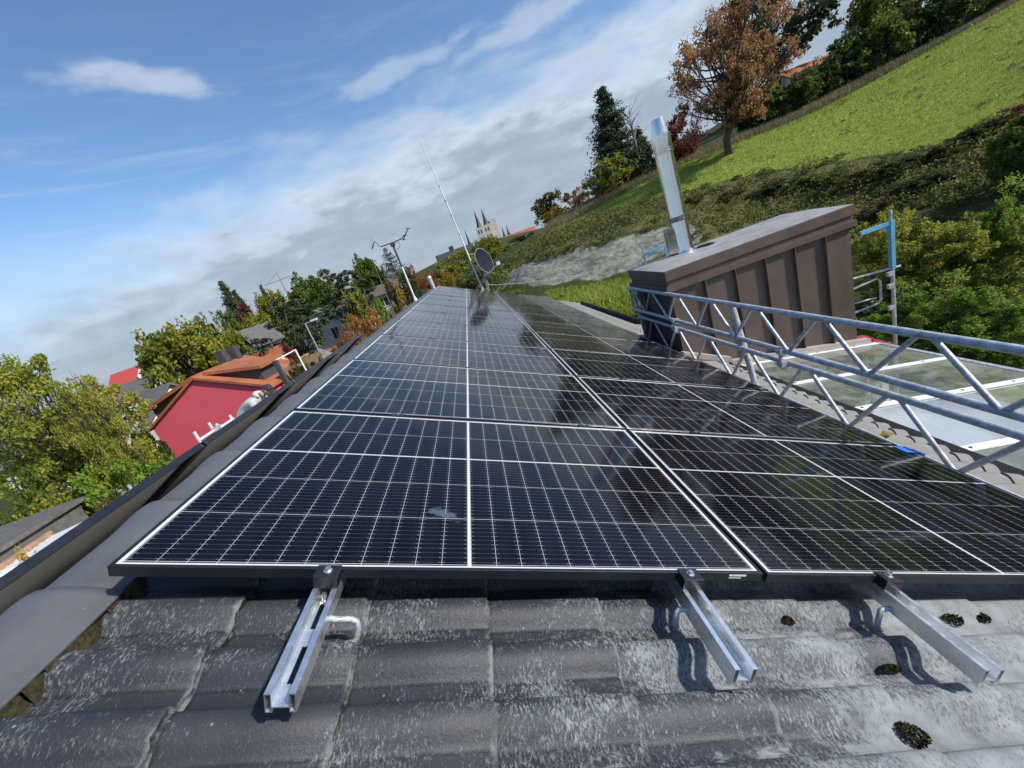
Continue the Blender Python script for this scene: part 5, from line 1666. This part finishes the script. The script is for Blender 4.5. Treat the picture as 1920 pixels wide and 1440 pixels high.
# ------------------------------------------------------------------ vegetation
def proto_tree(kind, seed, h, r, leafmat, leaf, nclump, nleaf, trunk_r=0.14, bare=0.22, bark='bark', squash=1.0, clump=0.33, twigs=False, names=('trunk', 'crown'), droop=0.0, lean=0.0, shell=False):
    """broadleaf prototype of height h and crown radius r, base at the origin"""
    rs = random.Random(seed)
    root = empty(kind)
    tr_, cr_ = MB(), MB()
    z0 = h * bare
    ch_ = h - z0
    centers = []
    for k in range(nclump):
        for _ in range(30):
            u = rs.uniform(-1, 1); th = rs.uniform(0, 6.283); rad = rs.random() ** 0.45 if not shell else rs.uniform(0.55, 0.86)
            s_ = math.sqrt(max(0, 1 - u * u))
            c = Vector((r * rad * s_ * math.cos(th), r * rad * s_ * math.sin(th), z0 + ch_ * (0.5 + 0.5 * u * rad)))
            prof_ = 1.0 - 0.25 * max(0, u) ** 2
            c.x *= prof_; c.y *= prof_
            if all((c - o).length > r * clump * 0.55 for o, _ in centers): break
        cr0 = r * clump * rs.uniform(0.65, 1.25)
        c.x += lean * (c.z / h); centers.append((c, cr0))
    # trunk and limbs
    fork = Vector((lean * 0.3 + rs.uniform(-.1, .1), rs.uniform(-.1, .1), z0 + ch_ * 0.12))
    tr_.path([(0, 0, -0.3), (rs.uniform(-.03, .03), 0, fork.z * 0.5), fork, fork + Vector((lean * .3, 0, ch_ * 0.35)), fork + Vector((lean * .6, 0.05, ch_ * 0.72))], [trunk_r * 1.25, trunk_r, trunk_r * 0.8, trunk_r * 0.42, trunk_r * 0.1], 8)
    for c, cr0 in centers:
        st = Vector((0, 0, fork.z)).lerp(fork + Vector((lean * .4, 0, ch_ * 0.45)), rs.random()) if rs.random() < 0.8 else fork
        if c.z < st.z: st = fork * 0.95
        mid = st.lerp(c, 0.5) + Vector((rs.uniform(-.1, .1), rs.uniform(-.1, .1), -0.04 * h + rs.uniform(0, .05) * h))
        tr_.path([st, mid, c], [trunk_r * 0.34, trunk_r * 0.20, trunk_r * 0.06], 5, False)
        if twigs:
            for _ in range(9):
                d = Vector((rs.gauss(0, 1), rs.gauss(0, 1), rs.gauss(0.3, 0.8))).normalized()
                e_ = c + d * cr0 * rs.uniform(0.7, 1.25)
                tr_.path([mid.lerp(c, rs.uniform(0.3, 1.0)), c + d * cr0 * 0.5 + Vector((0, 0, 0.05)), e_], [trunk_r * 0.10, trunk_r * 0.06, trunk_r * 0.025], 4, False)
    per = nleaf // nclump
    for c, cr0 in centers:
        ct = min(1, max(0, rs.gauss(0.5, 0.2)))
        npuff = 7
        puffs = []
        for _ in range(npuff):
            d = Vector((rs.gauss(0, 1), rs.gauss(0, 1), rs.gauss(0.25, 0.9))).normalized()
            puffs.append((c + d * cr0 * rs.uniform(0.35, 0.85), cr0 * rs.uniform(0.28, 0.5)))
        for _ in range(int(per * rs.uniform(0.7, 1.3))):
            pc, pr = rs.choice(puffs)
            d = Vector((rs.gauss(0, 1), rs.gauss(0, 1), rs.gauss(0, 1))).normalized()
            p = pc + d * pr * (rs.random() ** 0.4)
            p.z = c.z + (p.z - c.z) * squash - droop * (p - c).length * 0.5
            add_leaf(cr_, p, leaf, rs, min(1, max(0, ct * 0.55 + rs.gauss(0.23, 0.2))))
    tr_.build(names[0], MT[bark], root, smooth=True, fix=False)
    cr_.build(names[1], leafmat, root, fix=False)
    root['h'] = h
    return root


def proto_conifer(kind, seed, h, r, leafmat, nw=26, needle=0.16, bare=0.08, dens=1.0, droop=0.25):
    rs = random.Random(seed); root = empty(kind); tr_, cr_ = MB(), MB()
    tr_.path([(0, 0, -0.3), (0, 0, h * 0.5), (0, 0, h * 0.98)], [h * 0.018, h * 0.011, 0.01], 7)
    for w in range(nw):
        t = (w + rs.uniform(0, .6)) / nw
        z = h * (bare + (1 - bare) * t)
        L_ = r * (1 - t) ** 0.85 * rs.uniform(0.7, 1.15) + 0.06 * r
        nb = max(4, int(9 * (1 - t) + 4))
        for k in range(nb):
            th = rs.uniform(0, 6.283); l = L_ * rs.uniform(0.6, 1.1)
            d = Vector((math.cos(th), math.sin(th), 0))
            up = 0.35 * t - droop * (1 - t)
            pts = [Vector((0, 0, z)), Vector((0, 0, z)) + d * l * 0.55 + Vector((0, 0, l * up * 0.6)), Vector((0, 0, z)) + d * l + Vector((0, 0, l * (up + 0.12)))]
            tr_.path(pts, [h * 0.003, h * 0.002, 0.004], 3, False)
            n = int((10 + 26 * l / r) * dens)
            for _ in range(n):
                s_ = rs.random() ** 0.7
                p = pts[0].lerp(pts[1], s_ * 2) if s_ < 0.5 else pts[1].lerp(pts[2], s_ * 2 - 1)
                p = p + Vector((rs.gauss(0, 1), rs.gauss(0, 1), rs.gauss(-0.3, 0.6))) * (0.05 * r + 0.07 * l)
                add_leaf(cr_, p, needle, rs, min(1, max(0, rs.gauss(0.45, 0.22))), 0.2, 0.3)
    tr_.build('trunk', MT['bark'], root, smooth=True, fix=False)
    cr_.build('crown', leafmat, root, fix=False)
    root['h'] = h
    return root


PROTO = {}
# radii are for height 1 * h ; scaled when placed
PROTO['green'] = proto_tree('broadleaf_tree', 1, 6, 3.0, MT['l_green'], 0.30, 80, 17000, 0.16, 0.04, clump=0.36, shell=True)
PROTO['yg'] = proto_tree('broadleaf_tree', 2, 6, 3.0, MT['l_yg'], 0.28, 64, 14000, 0.16, 0.05, clump=0.34, shell=True)
PROTO['shrub_g'] = proto_tree('shrub', 3, 3, 2.0, MT['l_green'], 0.20, 26, 4600, 0.06, 0.0, names=('stem', 'foliage'))
PROTO['shrub_yg'] = proto_tree('shrub', 4, 3, 2.0, MT['l_yg'], 0.20, 26, 4600, 0.06, 0.0, names=('stem', 'foliage'))
PROTO['shrub_br'] = proto_tree('shrub', 5, 3, 2.0, MT['l_bright'], 0.18, 26, 4600, 0.06, 0.0, names=('stem', 'foliage'))
PROTO['shrub_y'] = proto_tree('shrub', 6, 3, 2.0, MT['l_yellow'], 0.17, 22, 4000, 0.06, 0.0, names=('stem', 'foliage'))
PROTO['shrub_o'] = proto_tree('shrub', 7, 3, 2.0, MT['l_orange'], 0.17, 24, 4200, 0.06, 0.0, names=('stem', 'foliage'), twigs=True)
PROTO['shrub_r'] = proto_tree('shrub', 8, 3, 2.0, MT['l_red'], 0.18, 24, 4400, 0.06, 0.0, names=('stem', 'foliage'))
PROTO['shrub_s'] = proto_tree('shrub', 18, 3, 2.0, MT['l_scarlet'], 0.17, 22, 3800, 0.06, 0.0, names=('stem', 'foliage'))
PROTO['shrub_ol'] = proto_tree('shrub', 9, 3, 2.0, MT['l_olive'], 0.19, 26, 4600, 0.06, 0.0, names=('stem', 'foliage'), twigs=True)
PROTO['shrub_d'] = proto_tree('shrub', 10, 3, 2.0, MT['l_dark'], 0.22, 28, 5200, 0.06, 0.0, names=('stem', 'foliage'))
PROTO['con'] = proto_conifer('conifer', 11, 9, 2.3, MT['l_conifer'], 36, 0.32, dens=2.4)
PROTO['pine'] = proto_tree('pine_tree', 12, 9, 3.6, MT['l_conifer'], 0.27, 40, 9500, 0.2, 0.18, clump=0.30, squash=0.55)
PROTO['blue'] = proto_conifer('conifer', 13, 7, 2.4, MT['l_bluecon'], 22, 0.28, dens=0.8, droop=0.05)
PROTO['thuja'] = proto_conifer('conifer', 14, 5, 0.9, MT['l_olive'], 30, 0.20, 0.02, 1.2, 0.0)
used_p = set()


def plant(key, px, pytop, d, wpx, label, cat, group=None, name=None, rot=None, hmin=0.6, dz=0.0, sink=0.0, wide=1.0):
    """place a plant whose top is seen at (px,pytop) at distance d; wpx = crown width in photo pixels"""
    src = PROTO[key]
    p = at(px, pytop, d)
    zg_ = tz(p.x, p.y) - 0.05 - sink
    h = max(hmin, p.z - zg_)
    o = copy_tree(src) if key in used_p else src
    used_p.add(key)
    base_r = {'green': 3.0, 'yg': 3.0, 'con': 2.3, 'pine': 3.6, 'blue': 2.4, 'thuja': 0.9}.get(key, 2.0)
    sx = wpx * d / FPX / 2 / base_r
    o.location = (p.x, p.y, zg_)
    o.scale = (sx, sx * wide, h / src['h'])
    o.rotation_euler = (0, 0, (px * 0.37 + pytop * 0.11) % 6.28 if rot is None else rot)
    tag(o, label, cat, group)
    if name: o.name = name
    return o


# --- left side
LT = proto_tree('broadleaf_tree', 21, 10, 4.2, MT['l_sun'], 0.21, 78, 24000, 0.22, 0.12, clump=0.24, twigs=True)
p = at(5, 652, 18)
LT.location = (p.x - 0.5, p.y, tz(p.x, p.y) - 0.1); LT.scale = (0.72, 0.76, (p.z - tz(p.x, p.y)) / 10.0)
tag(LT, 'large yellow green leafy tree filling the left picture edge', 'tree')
LT2 = copy_tree(LT); p = at(112, 715, 17.0)
LT2.location = (p.x, p.y, tz(p.x, p.y) - 0.1); LT2.scale = (0.28, 0.28, (p.z - tz(p.x, p.y)) / 10.0); LT2.rotation_euler = (0, 0, 2.2)
tag(LT2, 'smaller yellow green tree to the right of the large left tree', 'tree')
PL = [
    ('yg', 308, 606, 36, 160, 'round dense yellow green tree rising behind the red house', 'tree', None),
    ('shrub_yg', 415, 622, 42, 100, 'yellow green drooping tree right of the round tree', 'tree', None),
    ('shrub_d', 248, 800, 21, 62, 'dark green shrub at the left foot of the red gable wall', 'shrub', None),
    ('thuja', 243, 842, 17, 48, 'slim conical thuja below the red gable wall', 'conifer', None),
    ('shrub_br', 205, 870, 15.5, 150, 'bright green bush in the lower left garden', 'shrub', None),
    ('shrub_yg', 120, 915, 15.5, 130, 'yellow green bush in the lower left garden under the big tree', 'shrub', None),
    ('shrub_ol', 205, 918, 13.5, 120, 'grey olive bush above the corrugated shed roof', 'shrub', None),
    ('shrub_g', 15, 905, 15.5, 110, 'green bush at the left edge above the flat grey shed', 'shrub', None),
    ('shrub_y', 70, 1048, 11.0, 80, 'low yellow autumn plant in front of the corrugated shed', 'shrub', None),
    ('shrub_yg', 60, 955, 15.2, 100, 'yellowish bush behind the flat grey shed roof', 'shrub', None),
    ('shrub_yg', 318, 858, 18.0, 40, 'pale yellow green bush beside the white picket fence', 'shrub', None),
    ('con', 412, 528, 70, 62, 'dark bushy conifer on the skyline left of the yellow green trees', 'conifer', None),
    ('con', 437, 545, 72, 50, 'dark conifer on the skyline, just right of the bushier one', 'conifer', None),
    ('shrub_g', 425, 585, 58, 60, 'mid green tree below the dark skyline conifers', 'tree', None),
    ('shrub_r', 452, 578, 55, 62, 'dark red copper beech in the middle distance', 'tree', None),
    ('shrub_d', 375, 595, 60, 50, 'dark tree behind the round tree', 'tree', None),
    ('yg', 497, 545, 58, 70, 'yellow tinted tree left of the crane', 'tree', None),
    ('con', 488, 535, 75, 34, 'small dark conifer top behind the yellow tinted tree', 'conifer', None),
    ('green', 562, 517, 62, 90, 'tall mid green tree just below the crane', 'tree', None),
    ('pine', 515, 560, 38, 150, 'broad dark spreading pine behind the street lamp', 'tree', None),
    ('pine', 622, 500, 42, 110, 'dark pine in front of the white house', 'tree', None),
    ('green', 673, 482, 60, 66, 'green tree on the skyline left of the silvery conifer', 'tree', None),
    ('blue', 722, 465, 58, 78, 'silvery grey green conifer behind the antenna mast', 'conifer', None),
    ('shrub_o', 432, 665, 36, 60, 'low orange yellow shrub above the orange roofs', 'shrub', None),
    ('shrub_ol', 548, 668, 24, 70, 'grey olive shrub behind the worker', 'shrub', None),
    ('shrub_yg', 590, 668, 24, 70, 'yellow green shrub right of the grey olive one by the scaffold frame', 'shrub', None),
    ('shrub_r', 540, 655, 30, 42, 'dark red shrub seen through the scaffold frame', 'shrub', None),
    ('shrub_s', 640, 628, 22, 62, 'salmon red autumn shrub by the end of the far panels', 'shrub', None),
    ('shrub_o', 690, 592, 20, 95, 'orange brown autumn shrub close to the ridge', 'shrub', None),
    ('shrub_y', 745, 560, 19, 62, 'golden yellow shrub close to the ridge left of the mast', 'shrub', None),
    ('shrub_br', 706, 565, 30, 45, 'bright green shrub below the brown roofed bungalow', 'shrub', None),
    ('shrub_ol', 745, 505, 40, 90, 'olive brown bush behind the antenna mast', 'shrub', None),
    ('shrub_d', 775, 540, 26, 60, 'dark green bush right behind the mast foot', 'shrub', None),
    ('shrub_s', 768, 500, 45, 42, 'bright red bush left of the silver vent pipe', 'shrub', None),
    ('shrub_s', 800, 510, 36, 44, 'scarlet bush directly behind the silver vent pipe', 'shrub', None),
    ('shrub_yg', 848, 475, 46, 110, 'large yellow green tree below the long dark roof', 'tree', None),
    ('shrub_y', 838, 512, 34, 50, 'bright yellow bush beyond the far roof end', 'shrub', None),
    ('shrub_ol', 880, 508, 30, 80, 'brownish olive bush behind the dish bracket', 'shrub', None),
    ('yg', 905, 445, 55, 66, 'yellowish tree in front of the church towers', 'tree', None),
    ('shrub_yg', 945, 462, 47, 90, 'yellow green bush at the left foot of the rocky slope', 'shrub', None),
    ('shrub_ol', 975, 440, 52, 70, 'olive bush below the red roofed wing', 'shrub', None),
    ('shrub_d', 930, 495, 34, 70, 'dark green bush behind the satellite dish', 'shrub', None),
    ('shrub_g', 810, 545, 22, 70, 'green bush just beyond the far left roof corner', 'shrub', None),
    ('yg', 470, 588, 50, 70, 'yellow green tree just right of the dark red copper beech', 'tree', None),
    ('green', 600, 520, 56, 80, 'mid green tree between the broad dark pine and the white house', 'tree', None),
    ('shrub_yg', 655, 548, 40, 60, 'yellow green bush at the left end of the bungalow', 'shrub', None),
    ('shrub_o', 655, 600, 27, 70, 'russet autumn bush left of the orange brown one by the ridge', 'shrub', None),
    # --- right side, hill
    ('shrub_ol', 1022, 360, 50, 96, 'small autumn apple tree with orange leaves on the hill edge', 'tree', None),
    ('shrub_y', 1035, 392, 48, 40, 'golden low shrub under the small apple tree', 'shrub', None),
    ('shrub_o', 1080, 355, 47, 44, 'pale half bare shrub left of the spruce', 'shrub', None),
    ('con', 1126, 165, 40, 125, 'tall dark spruce standing on the hill left of the flue', 'conifer', None),
    ('con', 1196, 242, 43, 60, 'dark ivy covered conifer between the spruce and the flue', 'conifer', None),
    ('shrub_yg', 1135, 298, 39, 98, 'round yellow green bush at the foot of the spruce', 'shrub', None),
    ('shrub_d', 1205, 268, 41, 70, 'dark bush behind the flue pipe', 'shrub', None),
    ('shrub_r', 1275, 215, 40, 66, 'dark red bush left of the pear tree trunk', 'shrub', None),
    ('shrub_r', 1268, 235, 37, 80, 'dull red brown bush behind the flue tip', 'shrub', None),
    ('shrub_r', 1385, 170, 41, 60, 'dark red bush right of the pear tree trunk', 'shrub', None),
    ('pine', 1430, -100, 46, 220, 'tall dark green pine behind the pear tree', 'tree', None),
    ('shrub_d', 1590, 58, 41, 110, 'dark clipped bush at the bend of the hilltop hedge', 'shrub', None),
]
for t in PL: plant(*t)
hx = [(1425, 165), (1465, 150), (1505, 125), (1545, 105), (1640, 40), (1690, 10), (1740, -20), (1790, -40), (1850, -70), (1910, -90)]
HDESC = ['lowest at the left end beside the pear tree', 'second from the pear tree', 'third from the pear tree', 'in front of the red tiled roof', 'right of the clipped bush', 'under the bare branched hilltop tree', 'right of the hilltop tree', 'on the upper right stretch', 'near the upper right corner', 'highest at the picture corner']
for k, (x, y) in enumerate(hx):
    plant(['shrub_d', 'shrub_g', 'shrub_ol'][k % 3 if k % 5 else 0], x, y, 40.0, 105, '%s hilltop hedge bush, %s' % (['dark green', 'mid green', 'olive'][k % 3 if k % 5 else 0], HDESC[k]), 'shrub', 'bushes of the hilltop hedge')
plant('yg', 1660, -60, 42, 130, 'tall thin leaved tree rising from the hilltop hedge', 'tree')
# bank shrubs below the meadow
bk = [(1300, 385, 26, 60, 'shrub_ol', 'low olive shrub on the bank right above the flue clamp'), (1370, 372, 25.5, 70, 'shrub_ol', 'olive brown shrub on the bank above the middle of the box'), (1445, 345, 24.5, 80, 'shrub_d', 'dark shrub on the bank above the right half of the box'), (1530, 325, 23, 90, 'shrub_g', 'green bramble bush on the bank above the box corner'),
      (1610, 318, 21.5, 90, 'shrub_ol', 'dry olive bush on the bank above the scaffold post'), (1690, 305, 20.5, 90, 'shrub_d', 'dark bramble on the bank right of the scaffold post'), (1770, 285, 19.5, 90, 'shrub_ol', 'brownish bush on the bank below the bright meadow'), (1840, 245, 19, 90, 'shrub_d', 'dark bush on the bank close to the right edge'), (1895, 205, 18.5, 80, 'shrub_r', 'dark red shrub at the right picture edge below the meadow'),
      (1480, 400, 21.5, 90, 'shrub_d', 'dark shrub low on the bank just over the box cap'), (1740, 350, 18.5, 110, 'shrub_d', 'deep green shrub in the shade under the bank'), (1650, 372, 18.5, 100, 'shrub_ol', 'shaded brown shrub in the hollow behind the scaffold post')]
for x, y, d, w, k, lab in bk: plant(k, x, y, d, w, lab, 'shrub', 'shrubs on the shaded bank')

# pear tree on the meadow
PT = proto_tree('pear_tree', 31, 11, 5.0, MT['l_pear'], 0.20, 92, 19000, 0.30, 0.12, clump=0.20, twigs=True, bark='bark', lean=2.0)
p = at(1367, 290, 31); pt_ = at(1370, 8, 31)
PT.location = (p.x, p.y, tz(p.x, p.y) - 0.1); PT.scale = (0.86, 0.86, (pt_.z - tz(p.x, p.y)) / 11.0)
PT.rotation_euler = (0, 0, 0)
tag(PT, 'big half bare pear tree in red and brown autumn leaf on the meadow', 'tree')
# bare tree beside the spruce
bt = MB(); rs = random.Random(8)
p = at(1200, 300, 41); zb_ = tz(p.x, p.y); zt_ = at(1188, 205, 41).z
bt.path([(p.x, p.y, zb_ - .2), (p.x - .1, p.y, zb_ + (zt_ - zb_) * .5), (p.x - .2, p.y, zt_ - .8)], [0.12, 0.09, 0.03], 7)
for k in range(34):
    s_ = Vector((p.x - .1, p.y, zb_ + (zt_ - zb_) * rs.uniform(.5, .92)))
    d = Vector((rs.gauss(0, 1), rs.gauss(0, 1), rs.uniform(.5, 1.6))).normalized()
    bt.path([s_, s_ + d * 0.7 + Vector((0, 0, .1)), s_ + d * rs.uniform(1.0, 1.9)], [0.03, 0.02, 0.01], 4, False)
tag(bt.build('bare_tree', MT['barkpale'], fix=False), 'leafless pale grey tree between the spruce and the flue tip', 'tree')

# right hand bushes close to the canopy
RB = proto_tree('shrub', 41, 5.0, 2.2, MT['l_sun'], 0.125, 60, 18000, 0.06, 0.0, clump=0.24, twigs=True, names=('stem', 'foliage'))
RB2 = proto_tree('shrub', 42, 5.0, 2.2, MT['l_bright'], 0.12, 60, 19000, 0.06, 0.0, clump=0.24, twigs=True, names=('stem', 'foliage'))


def near(src, px, py, d, wpx, label, first, rot, cat='shrub', group='bushes beyond the glass canopy'):
    o = src if first else copy_tree(src)
    p = at(px, py, d); zg_ = tz(p.x, p.y) - 0.05
    sx = wpx * d / FPX / 2 / 2.2
    o.location = (p.x, p.y, zg_); o.scale = (sx, sx, (p.z - zg_) / 5.0); o.rotation_euler = (0, 0, rot)
    tag(o, label, cat, group)


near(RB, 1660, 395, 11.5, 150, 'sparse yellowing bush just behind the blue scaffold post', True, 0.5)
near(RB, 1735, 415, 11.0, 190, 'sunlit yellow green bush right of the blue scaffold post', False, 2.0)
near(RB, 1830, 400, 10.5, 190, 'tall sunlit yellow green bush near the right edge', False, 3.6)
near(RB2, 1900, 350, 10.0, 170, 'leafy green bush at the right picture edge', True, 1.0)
near(RB2, 1790, 520, 9.0, 190, 'lower dark green bush above the canopy edge', False, 4.0)
near(RB2, 1690, 540, 9.6, 150, 'low green bush between the scaffold post and canopy edge', False, 5.2)
near(RB2, 1900, 570, 8.6, 170, 'low green bush at the right edge over the canopy', False, 0.2)
BT = plant('green', 1950, 195, 13.5, 150, 'dark overhanging tree cut by the right picture edge', 'tree')


# ------------------------------------------------------------------ grass and undergrowth (uncountable)
def scatter(name, poly, n, size, leafmat, seed, label, cat, asp=0.12, up=True, clusters=None, zoff=0.0, rnd=0.25, tl=(0.45, 0.17)):
    rs = np.random.RandomState(seed); xs = np.array([p[0] for p in poly]); ys = np.array([p[1] for p in poly])
    pts = np.zeros((0, 2))
    while len(pts) < n:
        q = np.column_stack([rs.uniform(xs.min(), xs.max(), n), rs.uniform(ys.min(), ys.max(), n)])
        q = q[in_poly(q[:, 0], q[:, 1], poly)]
        # keep to what the camera side can see
        q = q[(q[:, 1] > 6) & (q[:, 0] < 62)]
        pts = np.concatenate([pts, q])
    pts = pts[:n]
    z = np.concatenate([terr(pts[i:i + 6000, 0], pts[i:i + 6000, 1]) for i in range(0, n, 6000)]) + zoff
    mb = MB()
    sz = size * rs.uniform(0.6, 1.4, n)
    ang = rs.uniform(0, 6.283, n); lean = rs.normal(0, rnd, (n, 2))
    fld = np.sin(pts[:, 0] * 1.3 + 2 * np.sin(pts[:, 1] * 0.7)) * np.cos(pts[:, 1] * 1.1) + 1.2 * np.sin(pts[:, 0] * 0.31 + 1.3 * np.sin(pts[:, 1] * 0.23)) * np.cos(pts[:, 1] * 0.37 + 0.2 * pts[:, 0])
    tn = np.clip(rs.normal(tl[0], tl[1], n) + 0.12 * fld, 0, 1)
    w = sz * asp
    ca, sa = np.cos(ang) * w, np.sin(ang) * w
    V = np.stack([np.column_stack([pts[:, 0] - ca, pts[:, 1] - sa, z - 0.02]), np.column_stack([pts[:, 0] + ca, pts[:, 1] + sa, z - 0.02]),
                  np.column_stack([pts[:, 0] + lean[:, 0] * sz, pts[:, 1] + lean[:, 1] * sz, z + sz])], 1).reshape(-1, 3)
    mb.v = V.tolist(); mb.f = np.arange(3 * n).reshape(-1, 3).tolist(); mb.t = tn.tolist(); mb.m = [0] * n
    o = mb.build(name, leafmat, fix=False)
    tag(o, label, cat, kind='stuff')
    return o


def mounds(name, poly, n, rad, per, leaf, leafmat, seed, label, cat):
    rs = random.Random(seed); mb = MB()
    xs = [p[0] for p in poly]; ys = [p[1] for p in poly]; k = 0
    while k < n:
        x, y = rs.uniform(min(xs), min(60, max(xs))), rs.uniform(max(3, min(ys)), max(ys))
        if not in_poly(np.array([x]), np.array([y]), poly)[0]: continue
        k += 1
        x += rs.gauss(0, 0.5); y += rs.gauss(0, 0.5)
        z = tz(x, y); r_ = rad * rs.uniform(0.5, 1.5); hh = r_ * rs.uniform(0.35, 0.95); tb = rs.gauss(0.45, 0.18)
        for _ in range(per):
            d = Vector((rs.gauss(0, 1), rs.gauss(0, 1), abs(rs.gauss(0, 1)))).normalized() * (rs.random() ** 0.35)
            add_leaf(mb, Vector((x + d.x * r_, y + d.y * r_, z + d.z * hh)), leaf, rs, min(1, max(0, tb + rs.gauss(0, 0.18))))
    o = mb.build(name, leafmat, fix=False)
    tag(o, label, cat, kind='stuff')


scatter('meadow_grass', MEADOW, 130000, 0.11, MT['l_grass'], 1, 'short bright green grass of the sloping meadow', 'grass', 0.16, rnd=0.5)
DRY = [XY(1000, 450, 37), XY(1100, 412, 36), XY(1240, 345, 37), XY(1365, 298, 34), XY(1480, 245, 34.5), XY(1700, 140, 34), XY(1920, 35, 34), XY(1920, 0, 37.5), XY(1700, 108, 37.5), XY(1480, 224, 38), XY(1360, 278, 41), XY(1240, 310, 43), XY(1100, 380, 46), XY(1040, 412, 46)]
mounds('meadow_weeds', MEADOW, 150, 0.34, 45, 0.10, MT['l_dry'], 12, 'scattered dry weed tufts standing in the bright meadow', 'weeds')
scatter('dry_grass', DRY, 26000, 0.42, MT['l_dry'], 2, 'tall dry pale grass along the top edge of the meadow', 'grass', 0.06, rnd=0.4)
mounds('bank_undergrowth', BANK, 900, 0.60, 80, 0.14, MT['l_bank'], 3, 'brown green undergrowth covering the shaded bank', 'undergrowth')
scatter('lawn_grass', LAWN, 26000, 0.20, MT['l_grass'], 4, 'green ground cover behind the far right roof edge', 'grass', 0.22, rnd=0.6)
GARD = [(-34, 8), (-7, 4), (-5.6, 13), (-3, 16), (4, 14), (3, 30), (-2, 60), (-40, 60), (-45, 20)]
mounds('garden_undergrowth', GARD, 700, 1.0, 80, 0.26, MT['l_green'], 5, 'low green undergrowth between the garden trees and houses', 'undergrowth')
